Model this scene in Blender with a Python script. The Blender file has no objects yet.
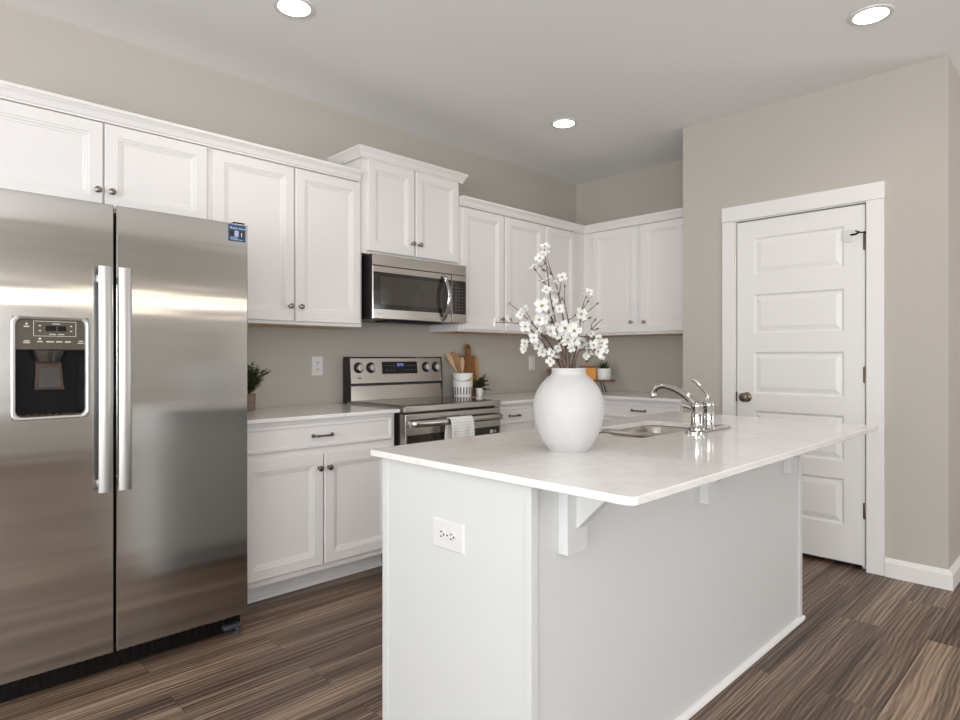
import bpy, bmesh, math, random
from mathutils import Vector, Matrix
random.seed(11)
PI = math.pi
C = bpy.context.scene.collection
sc = bpy.context.scene

# ------------------------------------------------------------------ camera, world, added fill lamps, exposure
cd = bpy.data.cameras.new('camera')
cam = bpy.data.objects.new('camera', cd); C.objects.link(cam)
cd.sensor_width = 36.0
cd.lens = 622.76 / 960 * 36.0
cd.shift_y = -3.2 / 960
cd.clip_start = 0.05
cam.location = (0, 0, 1.2)
cam.rotation_euler = (PI / 2, 0, math.radians(45.38 - 90))
sc.camera = cam

w = bpy.data.worlds.new('world'); sc.world = w; w.use_nodes = True
bg = w.node_tree.nodes['Background']
bg.inputs[0].default_value = (0.86, 0.93, 1.0, 1); bg.inputs[1].default_value = 1.0

def area(name, loc, rot, sx, sy, power, col):
    l = bpy.data.lights.new(name, 'AREA'); l.shape = 'RECTANGLE'; l.size = sx; l.size_y = sy
    l.energy = power; l.color = col
    o = bpy.data.objects.new(name, l); C.objects.link(o); o.location = loc; o.rotation_euler = rot
    return o
# added fill lamps, set at invented windows in the unseen walls
area('window_daylight_left', (-3.22, -0.6, 1.35), (0, -PI / 2 - 0.80, 0), 2.0, 3.9, 170, (0.97, 0.985, 1.0))
area('window_daylight_rear', (-1.25, -3.82, 1.35), (PI / 2 + 0.80, 0, 0), 3.2, 2.0, 96, (0.97, 0.985, 1.0))
area('window_daylight_slit', (2.55, -3.82, 1.93), (PI / 2, 0, 0), 3.6, 0.05, 5, (1.0, 0.84, 0.66))  # added strip lamp, mirrored as the bright streak on the refrigerator doors
area('window_daylight_right', (6.18, -2.6, 1.35), (0, PI / 2 + 0.6, 0), 2.0, 2.2, 45, (0.97, 0.985, 1.0))  # added fill that brightens the right refrigerator door
LAMP_POWER = 1.0
vs = sc.view_settings
vs.view_transform = 'Standard'; vs.look = 'None'; vs.gamma = 1; vs.use_curve_mapping = False
vs.exposure = 0.42

# ------------------------------------------------------------------ materials
def mat(name, col, rough=0.5, metal=0.0, spec=0.5, **kw):
    m = bpy.data.materials.new(name); m.use_nodes = True
    b = m.node_tree.nodes['Principled BSDF']
    b.inputs['Base Color'].default_value = (*col, 1)
    b.inputs['Roughness'].default_value = rough
    b.inputs['Metallic'].default_value = metal
    b.inputs['Specular IOR Level'].default_value = spec
    for k, v in kw.items():
        b.inputs[k.replace('_', ' ')].default_value = v
    return m
def nodes(m):
    nt = m.node_tree
    return nt, nt.nodes, nt.links, nt.nodes['Principled BSDF']
def mapped(nt, scale, rot=(0, 0, 0)):
    tc = nt.nodes.new('ShaderNodeTexCoord'); mp = nt.nodes.new('ShaderNodeMapping')
    mp.inputs['Scale'].default_value = scale; mp.inputs['Rotation'].default_value = rot
    nt.links.new(tc.outputs['Object'], mp.inputs['Vector'])
    return mp.outputs['Vector']
def noise(nt, vec, scale, detail=4, rough=0.5, dist=0.0):
    n = nt.nodes.new('ShaderNodeTexNoise'); n.inputs['Scale'].default_value = scale
    n.inputs['Detail'].default_value = detail; n.inputs['Roughness'].default_value = rough
    n.inputs['Distortion'].default_value = dist
    nt.links.new(vec, n.inputs['Vector'])
    return n.outputs['Fac']
def ramp(nt, fac, stops):
    r = nt.nodes.new('ShaderNodeValToRGB'); e = r.color_ramp.elements
    while len(e) > 1: e.remove(e[-1])
    e[0].position = stops[0][0]; e[0].color = (*stops[0][1], 1)
    for p, c in stops[1:]:
        k = e.new(p); k.color = (*c, 1)
    nt.links.new(fac, r.inputs['Fac'])
    return r.outputs['Color']
def bump(nt, fac, strength, dist=0.01):
    b = nt.nodes.new('ShaderNodeBump'); b.inputs['Strength'].default_value = strength
    b.inputs['Distance'].default_value = dist
    nt.links.new(fac, b.inputs['Height'])
    nt.links.new(b.outputs['Normal'], nt.nodes['Principled BSDF'].inputs['Normal'])

def plaster(name, col, rough=0.85):
    m = mat(name, col, rough, spec=0.25); nt = m.node_tree
    f = noise(nt, mapped(nt, (1, 1, 1)), 180, 3)
    bump(nt, f, 0.06, 0.002)
    return m
M = {}
def aniso(m, a):
    nt, N, L, b = nodes(m); t = N.new('ShaderNodeTangent'); t.direction_type = 'RADIAL'; t.axis = 'Z'
    b.inputs['Anisotropic'].default_value = a; L.new(t.outputs['Tangent'], b.inputs['Tangent'])
M['wall'] = plaster('wall_paint', (0.515, 0.48, 0.432))
M['ceiling'] = plaster('ceiling_paint', (0.91, 0.905, 0.90))
M['trim'] = mat('trim_paint', (0.83, 0.81, 0.79), 0.38)
M['cabinet'] = mat('cabinet_paint', (0.81, 0.785, 0.77), 0.36)
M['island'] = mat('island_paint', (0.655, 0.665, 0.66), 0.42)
M['plastic'] = mat('white_plastic', (0.73, 0.725, 0.71), 0.3)
M['slot'] = mat('dark_slot', (0.02, 0.02, 0.02), 0.6)
M['nickel'] = mat('brushed_nickel', (0.30, 0.27, 0.235), 0.32, 1.0)
M['bronze'] = mat('aged_nickel', (0.19, 0.15, 0.11), 0.34, 1.0)
M['chrome'] = mat('chrome', (0.52, 0.51, 0.50), 0.07, 1.0)
M['black'] = mat('black_enamel', (0.016, 0.015, 0.015), 0.35)
M['black_plastic'] = mat('black_plastic', (0.004, 0.004, 0.004), 0.35, spec=0.3)
M['glass'] = mat('black_glass', (0.022, 0.018, 0.015), 0.06)
M['cooktop_glass'] = mat('cooktop_glass', (0.03, 0.024, 0.02), 0.08)
M['ceramic'] = mat('white_ceramic', (0.83, 0.82, 0.80), 0.35)
M['lens'] = mat('lamp_lens', (0.9, 0.88, 0.85), 0.4, Emission_Color=(1, 0.94, 0.86, 1), Emission_Strength=5.0)
M['toe'] = M['cabinet']

def steel(name, col, rough, axis, wave=0.35):
    """brushed stainless: fine streaks along axis and slow waves of the sheet"""
    m = mat(name, col, rough, 1.0); nt, N, L, b = nodes(m)
    sc_ = {'x': (1.5, 60, 260), 'z': (260, 60, 1.5), 'y': (260, 1.5, 60)}[axis]
    f = noise(nt, mapped(nt, sc_), 3.0, 4)
    mr = N.new('ShaderNodeMapRange'); mr.inputs['To Min'].default_value = rough - 0.02; mr.inputs['To Max'].default_value = rough + 0.03
    L.new(f, mr.inputs['Value']); L.new(mr.outputs['Result'], b.inputs['Roughness'])
    f2 = noise(nt, mapped(nt, (0.7, 1, 7.0)), 1.0, 2)
    mx = N.new('ShaderNodeMath'); mx.operation = 'MULTIPLY_ADD'
    mx.inputs[1].default_value = 0.0012; L.new(f, mx.inputs[0]); L.new(f2, mx.inputs[2])
    bump(nt, mx.outputs[0], wave, 0.012)
    return m
M['fridge'] = steel('fridge_steel', (0.555, 0.545, 0.53), 0.135, 'x', 0.13)
aniso(M['fridge'], 0.92)
M['steel'] = steel('appliance_steel', (0.45, 0.42, 0.39), 0.20, 'x', 0.12)
aniso(M['steel'], 0.6)
M['handle'] = mat('satin_steel_handle', (0.56, 0.55, 0.535), 0.42, 1.0)
M['sink'] = mat('sink_steel', (0.46, 0.425, 0.39), 0.24, 1.0)

def quartz():
    m = mat('white_quartz', (0.8, 0.78, 0.76), 0.09); nt, N, L, b = nodes(m)
    v = mapped(nt, (1, 1, 1), (0, 0, 0.6))
    a = noise(nt, v, 2.2, 6, 0.6, 1.6)
    d = N.new('ShaderNodeMath'); d.operation = 'SUBTRACT'; L.new(a, d.inputs[0]); d.inputs[1].default_value = 0.5
    e = N.new('ShaderNodeMath'); e.operation = 'ABSOLUTE'; L.new(d.outputs[0], e.inputs[0])
    c = ramp(nt, e.outputs[0], [(0.0, (0.78, 0.755, 0.73)), (0.03, (0.825, 0.805, 0.785)), (0.10, (0.84, 0.82, 0.80))])
    L.new(c, b.inputs['Base Color'])
    return m
M['quartz'] = quartz()

def floor_wood():
    m = mat('walnut_plank_floor', (0.2, 0.15, 0.11), 0.42, spec=0.4); nt, N, L, b = nodes(m)
    v = mapped(nt, (1, 1, 1))
    br = N.new('ShaderNodeTexBrick'); L.new(v, br.inputs['Vector'])
    br.inputs['Color1'].default_value = (0, 0, 0, 1); br.inputs['Color2'].default_value = (1, 1, 1, 1)
    br.inputs['Mortar'].default_value = (0.5, 0.5, 0.5, 1)
    br.inputs['Scale'].default_value = 1; br.inputs['Mortar Size'].default_value = 0.0012
    br.inputs['Brick Width'].default_value = 1.22; br.inputs['Row Height'].default_value = 0.182
    br.offset = 0.37; br.offset_frequency = 2
    mul = N.new('ShaderNodeVectorMath'); mul.operation = 'MULTIPLY'
    L.new(br.outputs['Color'], mul.inputs[0]); mul.inputs[1].default_value = (7.3, 3.1, 9.7)
    def stretched(k):
        st = N.new('ShaderNodeVectorMath'); st.operation = 'MULTIPLY'; L.new(v, st.inputs[0]); st.inputs[1].default_value = (*k, 1)
        ad = N.new('ShaderNodeVectorMath'); ad.operation = 'ADD'; L.new(st.outputs[0], ad.inputs[0]); L.new(mul.outputs[0], ad.inputs[1])
        return ad.outputs[0]
    def madd(a, k, c_):
        m_ = N.new('ShaderNodeMath'); m_.operation = 'MULTIPLY_ADD'; L.new(a, m_.inputs[0]); m_.inputs[1].default_value = k
        if c_ is None: m_.inputs[2].default_value = 0
        else: L.new(c_, m_.inputs[2])
        return m_.outputs[0]
    wv = N.new('ShaderNodeTexWave'); wv.wave_type = 'BANDS'; wv.bands_direction = 'Y'; wv.wave_profile = 'SIN'
    L.new(stretched((0.30, 1.0)), wv.inputs['Vector'])
    wv.inputs['Scale'].default_value = 19; wv.inputs['Distortion'].default_value = 17; wv.inputs['Detail'].default_value = 4
    wv.inputs['Detail Scale'].default_value = 0.30; wv.inputs['Detail Roughness'].default_value = 0.45      # cathedral figure
    g1 = noise(nt, stretched((0.42, 7.5)), 1.0, 3, 0.5, 0.6)     # light and dark streaks of the board
    g2 = noise(nt, stretched((1.3, 95.0)), 1.0, 5, 0.6, 0.4)    # fine grain lines
    fig = madd(g2, 0.66, madd(g1, 0.45, madd(wv.outputs['Fac'], 0.085, None)))
    class mixf: outputs = [fig]
    c = ramp(nt, fig, [(0.445, (0.036, 0.023, 0.017)), (0.53, (0.098, 0.063, 0.043)), (0.60, (0.165, 0.110, 0.074)), (0.67, (0.265, 0.185, 0.127)), (0.75, (0.41, 0.29, 0.205))])
    # plank to plank tone, and the dark joint
    tone = N.new('ShaderNodeMapRange'); tone.inputs['To Min'].default_value = 0.88; tone.inputs['To Max'].default_value = 1.05
    L.new(br.outputs['Color'], tone.inputs['Value'])
    jm = N.new('ShaderNodeMapRange'); jm.inputs['To Min'].default_value = 1.0; jm.inputs['To Max'].default_value = 0.45
    L.new(br.outputs['Fac'], jm.inputs['Value'])
    t2 = N.new('ShaderNodeMath'); t2.operation = 'MULTIPLY'; L.new(tone.outputs[0], t2.inputs[0]); L.new(jm.outputs[0], t2.inputs[1])
    sc2 = N.new('ShaderNodeVectorMath'); sc2.operation = 'SCALE'; L.new(c, sc2.inputs[0]); L.new(t2.outputs[0], sc2.inputs['Scale'])
    L.new(sc2.outputs[0], b.inputs['Base Color'])
    bump(nt, mixf.outputs[0], 0.12, 0.002)
    return m
M['floor'] = floor_wood()

def wood(name, dark, light, axis=(1, 1, 0.1), scale=30, rough=0.5):
    m = mat(name, light, rough); nt, N, L, b = nodes(m)
    f = noise(nt, mapped(nt, axis), scale, 4, 0.55, 0.8)
    L.new(ramp(nt, f, [(0.3, dark), (0.7, light)]), b.inputs['Base Color'])
    return m
M['acacia'] = wood('acacia_wood', (0.17, 0.072, 0.025), (0.36, 0.17, 0.062))
M['oak'] = wood('light_oak_wood', (0.42, 0.225, 0.085), (0.62, 0.365, 0.155))
M['spoon'] = wood('beech_wood', (0.50, 0.30, 0.14), (0.66, 0.44, 0.23))
M['spoon_dark'] = wood('olive_wood', (0.20, 0.10, 0.04), (0.42, 0.23, 0.09))
M['riser'] = wood('walnut_riser_wood', (0.10, 0.042, 0.022), (0.20, 0.09, 0.045))
M['maple'] = wood('cabinet_underside_wood', (0.52, 0.36, 0.2), (0.66, 0.48, 0.29), (0.1, 1, 1), 12)
M['pot_brown'] = wood('brown_stoneware', (0.15, 0.10, 0.065), (0.29, 0.20, 0.135), (1, 1, 3), 20)
M['orange'] = mat('orange_lacquer', (0.72, 0.27, 0.012), 0.4)
M['orange_dark'] = mat('rust_lid', (0.30, 0.09, 0.02), 0.45)
M['leaf'] = wood('leaf_green', (0.035, 0.065, 0.022), (0.10, 0.16, 0.06), (1, 1, 1), 60)
M['leaf_light'] = wood('fresh_leaf_green', (0.06, 0.10, 0.025), (0.15, 0.21, 0.07), (1, 1, 1), 60)
M['succulent'] = wood('succulent_green', (0.02, 0.032, 0.016), (0.06, 0.085, 0.04), (1, 1, 1), 60)
M['stem'] = wood('brown_twig', (0.055, 0.032, 0.022), (0.16, 0.09, 0.062), (1, 1, 1), 60, 0.75)
M['petal'] = mat('white_petal', (0.62, 0.61, 0.585), 0.6)
M['pollen'] = mat('olive_flower_centre', (0.24, 0.20, 0.03), 0.7)
M['soil'] = mat('dark_soil', (0.03, 0.02, 0.014), 0.95)
def vase_mat():
    m = mat('chalk_white_glaze', (0.84, 0.83, 0.82), 0.55); nt, N, L, b = nodes(m)
    f = noise(nt, mapped(nt, (1, 1, 0.6)), 16, 6, 0.6, 0.6)
    L.new(ramp(nt, f, [(0.36, (0.505, 0.50, 0.49)), (0.55, (0.53, 0.525, 0.52))]), b.inputs['Base Color'])
    bump(nt, f, 0.12, 0.004)
    return m
M['vase'] = vase_mat()
M['panel_olive'] = mat('dispenser_panel', (0.085, 0.074, 0.054), 0.4, 0.3)
M['display'] = mat('dark_display', (0.008, 0.008, 0.009), 0.2, spec=0.25)
M['mark'] = mat('printed_white', (0.66, 0.64, 0.6), 0.5)
M['digit'] = mat('blue_digits', (0.2, 0.25, 0.6), 0.5, Emission_Color=(0.30, 0.36, 1, 1), Emission_Strength=0.7)
M['chute'] = mat('dispenser_chute', (0.09, 0.085, 0.08), 0.22, 0.8)
M['paddle'] = mat('dispenser_paddle', (0.075, 0.052, 0.04), 0.3, 0.5)
M['cavity'] = mat('dispenser_cavity', (0.008, 0.008, 0.009), 0.2, spec=0.2)
M['stk_blue'] = mat('sticker_blue', (0.03, 0.075, 0.18), 0.45)
M['stk_light'] = mat('sticker_pale_print', (0.45, 0.52, 0.68), 0.5)
M['grey_foot'] = mat('grey_plastic_foot', (0.045, 0.052, 0.06), 0.4)
M['fridge_body'] = mat('fridge_cabinet_grey', (0.05, 0.05, 0.052), 0.5)
def towel_mat():
    m = mat('white_check_linen', (0.88, 0.87, 0.85), 0.9); nt, N, L, b = nodes(m)
    v = mapped(nt, (1, 1, 1)); br = N.new('ShaderNodeTexBrick'); br.offset = 0
    mp = N.new('ShaderNodeMapping'); mp.inputs['Rotation'].default_value = (PI / 2, 0, 0); L.new(v, mp.inputs['Vector'])
    L.new(mp.outputs['Vector'], br.inputs['Vector'])
    br.inputs['Scale'].default_value = 1; br.inputs['Brick Width'].default_value = 0.017; br.inputs['Row Height'].default_value = 0.017
    br.inputs['Mortar Size'].default_value = 0.0013
    br.inputs['Color1'].default_value = (0.88, 0.87, 0.85, 1); br.inputs['Color2'].default_value = (0.88, 0.87, 0.85, 1); br.inputs['Mortar'].default_value = (0.58, 0.56, 0.53, 1)
    L.new(br.outputs['Color'], b.inputs['Base Color'])
    return m
M['towel'] = towel_mat()

# ------------------------------------------------------------------ builders
WL = {}
def link(o, parent, kind=None):
    C.objects.link(o)
    if parent is not None: o.parent = parent
    WL[o.name] = WL.get(parent.name, Vector((0, 0, 0))) if parent is not None else Vector((0, 0, 0))
    if kind: o['kind'] = kind
    return o
def obj(name, bm, m, parent=None, smooth=False, kind=None, loc=None, normals=True):
    """link a bmesh given in room coordinates as one object (a part when parent is given)"""
    if normals: bmesh.ops.recalc_face_normals(bm, faces=bm.faces)
    off = WL[parent.name] if parent is not None else Vector(loc or (0, 0, 0))
    bmesh.ops.translate(bm, verts=bm.verts, vec=-off)
    me = bpy.data.meshes.new(name); bm.to_mesh(me); bm.free()
    me.materials.append(M[m] if isinstance(m, str) else m)
    if smooth:
        for p in me.polygons: p.use_smooth = True
        try: me.set_sharp_from_angle(angle=math.radians(38))
        except Exception: pass
    o = bpy.data.objects.new(name, me); link(o, parent, kind)
    if parent is None:
        o.location = off; WL[o.name] = off.copy()
    return o
def thing(name, loc, label, cat, group=None):
    o = bpy.data.objects.new(name, None); o.empty_display_size = 0.05
    C.objects.link(o); o.location = loc; WL[o.name] = Vector(loc)
    tag(o, label, cat, group)
    return o
def tag(o, label, cat, group=None):
    o['label'] = label; o['category'] = cat
    if group: o['group'] = group
    return o
def nb(): return bmesh.new()
def bx(bm, x0, x1, y0, y1, z0, z1, r=0.0, seg=2):
    r_ = bmesh.ops.create_cube(bm, size=1.0)
    vs_ = r_['verts']
    bmesh.ops.scale(bm, verts=vs_, vec=(x1 - x0, y1 - y0, z1 - z0))
    bmesh.ops.translate(bm, verts=vs_, vec=((x0 + x1) / 2, (y0 + y1) / 2, (z0 + z1) / 2))
    if r > 0:
        es = list({e for v in vs_ for e in v.link_edges})
        bmesh.ops.bevel(bm, geom=es, offset=r, segments=seg, affect='EDGES', profile=0.5)
    return bm
def box(x0, x1, y0, y1, z0, z1, r=0.0, seg=2): return bx(nb(), x0, x1, y0, y1, z0, z1, r, seg)
def prism(bm, poly, fn, a, b):
    """extrude polygon poly [(u,v)] from w=a to w=b through fn(u,v,w)"""
    A = [bm.verts.new(fn(u, v, a)) for u, v in poly]; B = [bm.verts.new(fn(u, v, b)) for u, v in poly]
    n = len(poly)
    bm.faces.new(A); bm.faces.new(B[::-1])
    for i in range(n): bm.faces.new((A[i], A[(i + 1) % n], B[(i + 1) % n], B[i]))
    return bm
def rings(bm, rs, cap0=False, cap1=False, closed=True):
    R = [[bm.verts.new(p) for p in r] for r in rs]
    n = len(R[0])
    for a, b in zip(R, R[1:]):
        for i in range(n if closed else n - 1):
            try: bm.faces.new((a[i], a[(i + 1) % n], b[(i + 1) % n], b[i]))
            except ValueError: pass
    if cap0: bm.faces.new(R[0][::-1])
    if cap1: bm.faces.new(R[-1])
    return bm
def lathe(bm, prof, c, n=24, axis=None, cap0=True, cap1=True):
    """prof [(radius, height)] about a vertical axis, or about direction axis, from point c"""
    c = Vector(c); q = Vector((0, 0, 1)).rotation_difference(Vector(axis)) if axis is not None else None
    rs = []
    for r, z in prof:
        ring = []
        for i in range(n):
            a = 2 * PI * i / n
            p = Vector((r * math.cos(a), r * math.sin(a), z))
            if q: p = q @ p
            ring.append(c + p)
        rs.append(ring)
    return rings(bm, rs, cap0, cap1)
def tube(bm, pts, rad, n=8, cap=True, flat=None):
    pts = [Vector(p) for p in pts]
    if not isinstance(rad, (list, tuple)): rad = [rad] * len(pts)
    rs = []; prev = None
    for i, p in enumerate(pts):
        t = (pts[min(i + 1, len(pts) - 1)] - pts[max(i - 1, 0)]).normalized()
        if prev is None:
            prev = t.orthogonal().normalized() if abs(t.z) > 0.95 else t.cross(Vector((0, 0, 1))).normalized()
        s = (prev - t * prev.dot(t)).normalized(); u = t.cross(s); prev = s
        fs, fu = flat or (1, 1)
        rs.append([p + s * (rad[i] * fs * math.cos(2 * PI * k / n)) + u * (rad[i] * fu * math.sin(2 * PI * k / n)) for k in range(n)])
    return rings(bm, rs, cap, cap)
def smooth_path(pts, n=6):
    """Catmull-Rom through pts"""
    P_ = [Vector(p) for p in pts]; P_ = [P_[0] * 2 - P_[1]] + P_ + [P_[-1] * 2 - P_[-2]]
    out = []
    for i in range(1, len(P_) - 2):
        a, b, c, d = P_[i - 1:i + 3]
        for k in range(n):
            t = k / n
            out.append(0.5 * (2 * b + (c - a) * t + (2 * a - 5 * b + 4 * c - d) * t * t + (3 * b - a - 3 * c + d) * t ** 3))
    out.append(P_[-2]); return out
def rrect(x0, x1, y0, y1, r, n=6):
    pts = []
    for cx, cy, a0 in ((x1 - r, y1 - r, 0), (x0 + r, y1 - r, PI / 2), (x0 + r, y0 + r, PI), (x1 - r, y0 + r, 1.5 * PI)):
        for i in range(n + 1):
            a = a0 + PI / 2 * i / n
            pts.append((cx + r * math.cos(a), cy + r * math.sin(a)))
    return pts
def fy(y):   # front faces the viewer along -Y
    return lambda u, v, w_: (u, y - w_, v)
def fx(x):   # front faces along -X; u is Y
    return lambda u, v, w_: (x - w_, u, v)
def slab(bm, fn, u0, u1, v0, v1, thick, panels=(), prof=((0, 0),), e=0.004):
    """a door or drawer front: front at w=0, body behind, each panel (u0,u1,v0,v1) moulded by prof [(inset, w)]"""
    us = sorted({u0 + e, u1 - e} | {p[0] for p in panels} | {p[1] for p in panels})
    vs_ = sorted({v0 + e, v1 - e} | {p[2] for p in panels} | {p[3] for p in panels})
    cache = {}
    def V(u, v, w_):
        k = (round(u, 5), round(v, 5), round(w_, 5))
        if k not in cache: cache[k] = bm.verts.new(fn(u, v, w_))
        return cache[k]
    def inp(a, b, c, d):
        return any(p[0] - 1e-6 <= a and b <= p[1] + 1e-6 and p[2] - 1e-6 <= c and d <= p[3] + 1e-6 for p in panels)
    for a, b in zip(us, us[1:]):
        for c, d in zip(vs_, vs_[1:]):
            if not inp(a, b, c, d):
                bm.faces.new((V(a, c, 0), V(b, c, 0), V(b, d, 0), V(a, d, 0)))
    for p in panels:
        cu = [u for u in us if p[0] - 1e-6 <= u <= p[1] + 1e-6]; cv = [v for v in vs_ if p[2] - 1e-6 <= v <= p[3] + 1e-6]
        def loop(i, wd):
            a, b, c, d = p[0] + i, p[1] - i, p[2] + i, p[3] - i
            f = lambda t, lo, hi, l2, h2: l2 + (t - lo) / (hi - lo) * (h2 - l2)
            L_ = [V(f(u, p[0], p[1], a, b), c, wd) for u in cu[:-1]] + [V(b, f(v, p[2], p[3], c, d), wd) for v in cv[:-1]]
            L_ += [V(f(u, p[0], p[1], a, b), d, wd) for u in cu[:0:-1]] + [V(a, f(v, p[2], p[3], c, d), wd) for v in cv[:0:-1]]
            return L_
        prev = loop(*prof[0]) if prof[0][0] == 0 else loop(0, 0)
        for i, wd in prof[1:]:
            cur = loop(i, wd); n = len(cur)
            for k in range(n): bm.faces.new((prev[k], prev[(k + 1) % n], cur[(k + 1) % n], cur[k]))
            prev = cur
        bm.faces.new(prev)
    # chamfered rim, sides, back
    def per(a, b, c, d, uu, vv, wd):
        s = lambda t, lo, hi, l2, h2: l2 + (t - lo) / (hi - lo) * (h2 - l2)
        L_ = [V(s(u, u0 + e, u1 - e, a, b), c, wd) for u in uu[:-1]] + [V(b, s(v, v0 + e, v1 - e, c, d), wd) for v in vv[:-1]]
        L_ += [V(s(u, u0 + e, u1 - e, a, b), d, wd) for u in uu[:0:-1]] + [V(a, s(v, v0 + e, v1 - e, c, d), wd) for v in vv[:0:-1]]
        return L_
    r0 = per(u0 + e, u1 - e, v0 + e, v1 - e, us, vs_, 0); r1 = per(u0, u1, v0, v1, us, vs_, -e); r2 = per(u0, u1, v0, v1, us, vs_, -thick)
    for A, B in ((r0, r1), (r1, r2)):
        n = len(A)
        for k in range(n): bm.faces.new((A[k], A[(k + 1) % n], B[(k + 1) % n], B[k]))
    bm.faces.new(r2)
    return bm
def sweep(bm, path, prof, closed=False):
    """sweep prof [(outward, z)] along an XY path, outward to the right of travel, mitred"""
    n = len(path); rs = []
    for i in range(n):
        d0 = (Vector(path[i]) - Vector(path[i - 1])).normalized() if i > 0 else None
        d1 = (Vector(path[i + 1]) - Vector(path[i])).normalized() if i < n - 1 else None
        d0 = d0 or d1; d1 = d1 or d0
        n0 = Vector((d0.y, -d0.x)); n1 = Vector((d1.y, -d1.x))
        m_ = (n0 + n1); m_ = m_ / m_.dot(n0) if m_.length > 1e-6 else n0
        rs.append([(path[i][0] + m_.x * o, path[i][1] + m_.y * o, z) for o, z in prof])
    return rings(bm, rs, True, True)
CAB = ((0, 0), (0.003, -0.003), (0.010, -0.0035), (0.013, -0.007), (0.021, -0.0085), (0.024, -0.011))
def knob_at(door, fn, u, v, m='nickel'):
    bm = nb(); c = Vector(fn(u, v, 0)); ax = Vector(fn(u, v, 1)) - c
    lathe(bm, [(0.009, 0), (0.008, 0.002), (0.005, 0.006), (0.005, 0.013), (0.011, 0.018), (0.0145, 0.022), (0.0145, 0.025), (0.011, 0.028), (0.004, 0.030)], c, 16, ax)
    return obj('knob', bm, m, door, True)
def pull_at(front, fn, u, v, length=0.10, m='bronze'):
    bm = nb(); h = length / 2
    pts = [fn(u - h, v, 0), fn(u - h, v, 0.012), fn(u - h + 0.008, v, 0.024), fn(u - 0.03, v, 0.027), fn(u + 0.03, v, 0.027), fn(u + h - 0.008, v, 0.024), fn(u + h, v, 0.012), fn(u + h, v, 0)]
    tube(bm, smooth_path(pts, 4), 0.0052, 10)
    for s in (-1, 1): lathe(bm, [(0.010, 0), (0.010, 0.003), (0.006, 0.006)], fn(u + s * h, v, 0), 12, Vector(fn(u, v, 1)) - Vector(fn(u, v, 0)))
    for s in (-1, 1): lathe(bm, [(0.005, -0.004), (0.0075, -0.001), (0.0075, 0.001), (0.005, 0.004)], fn(u + s * 0.036, v, 0.0265), 10, Vector(fn(u + 1, v, 0)) - Vector(fn(u, v, 0)))
    return obj('pull_handle', bm, m, front, True)
def cab_door(parent, fn, u0, u1, v0, v1, knob=None, rail=0.052, km='nickel'):
    d = obj('door', slab(nb(), fn, u0, u1, v0, v1, 0.019, [(u0 + rail, u1 - rail, v0 + rail, v1 - rail)], CAB), 'cabinet', parent, False)
    if knob: knob_at(d, fn, *knob, m=km)
    return d

# ------------------------------------------------------------------ room shell
CE = 2.76; YW = 3.42; XW = 4.605; XP = 3.985; PL = 0.59; PR = 2.06
obj('floor', box(-3.4, 6.2, -4.0, 3.6, -0.1, 0), 'floor', kind='structure')
obj('ceiling', box(-3.4, 6.2, -4.0, 3.6, CE, CE + 0.1), 'ceiling', kind='structure')
obj('wall_back', box(-3.4, 6.2, YW, YW + 0.12, 0, CE), 'wall', kind='structure')
obj('wall_side', box(XW, XW + 0.12, PR - 0.1, YW, 0, CE), 'wall', kind='structure')
b = nb()   # pantry wall with its doorway
DY0, DY1, DZ = 0.962, 1.695, 2.065
bx(b, XP, XP + 0.115, PL, DY0 - 0.012, 0, CE)
bx(b, XP, XP + 0.115, DY1 + 0.012, PR, 0, CE)
bx(b, XP, XP + 0.115, DY0 - 0.012, DY1 + 0.012, DZ + 0.012, CE)
bx(b, XP + 0.115, 6.2, PR - 0.1, PR, 0, CE)
obj('wall_pantry', b, 'wall', kind='structure')
obj('wall_hall', box(XP + 0.115, 6.2, PL, PL + 0.1, 0, CE), 'wall', kind='structure')
def invented_window_wall(name, side, a0, a1, wins):  # unseen wall of the room; its windows are invented to let light in
    b = nb()
    def B(bm, u0, u1, p0, p1, v0, v1):
        if side == 'rear': bx(bm, u0, u1, -4.0 + p0, -4.0 + p1, v0, v1)
        elif side == 'left': bx(bm, -3.4 + p0, -3.4 + p1, u0, u1, v0, v1)
        else: bx(bm, 6.35 - p1, 6.35 - p0, u0, u1, v0, v1)
    x = a0
    for (w0, w1, z0, z1, n, idx) in wins:
        B(b, x, w0, 0, 0.15, 0, CE); B(b, w0, w1, 0, 0.15, 0, z0); B(b, w0, w1, 0, 0.15, z1, CE); x = w1
        t = 0.05 if z1 - z0 > 0.5 else 0.012
        f = nb()
        B(f, w0, w1, 0.02, 0.17, z0, z0 + t); B(f, w0, w1, 0.02, 0.17, z1 - t, z1)
        for i in range(n + 1):
            u = w0 + (w1 - w0 - t) * i / n
            B(f, u, u + t, 0.02, 0.17, z0 + t, z1 - t)
        obj('window_%d' % idx, f, 'trim', kind='structure')  # frame of an invented window, out of view
    B(b, x, a1, 0, 0.15, 0, CE)
    obj(name, b, 'wall', kind='structure')
invented_window_wall('wall_left', 'left', -4.0, 3.6, [(-2.6, 1.4, 0.35, 2.35, 4, 1)])
invented_window_wall('wall_rear', 'rear', -3.4, 6.2, [(-2.9, 0.4, 0.35, 2.35, 3, 2), (0.72, 4.38, 1.89, 1.97, 1, 3)])  # second opening is a slit invented for the refrigerator streak
invented_window_wall('wall_right', 'right', -4.0, 3.6, [(-3.75, -1.45, 0.35, 2.35, 2, 4)])

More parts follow.
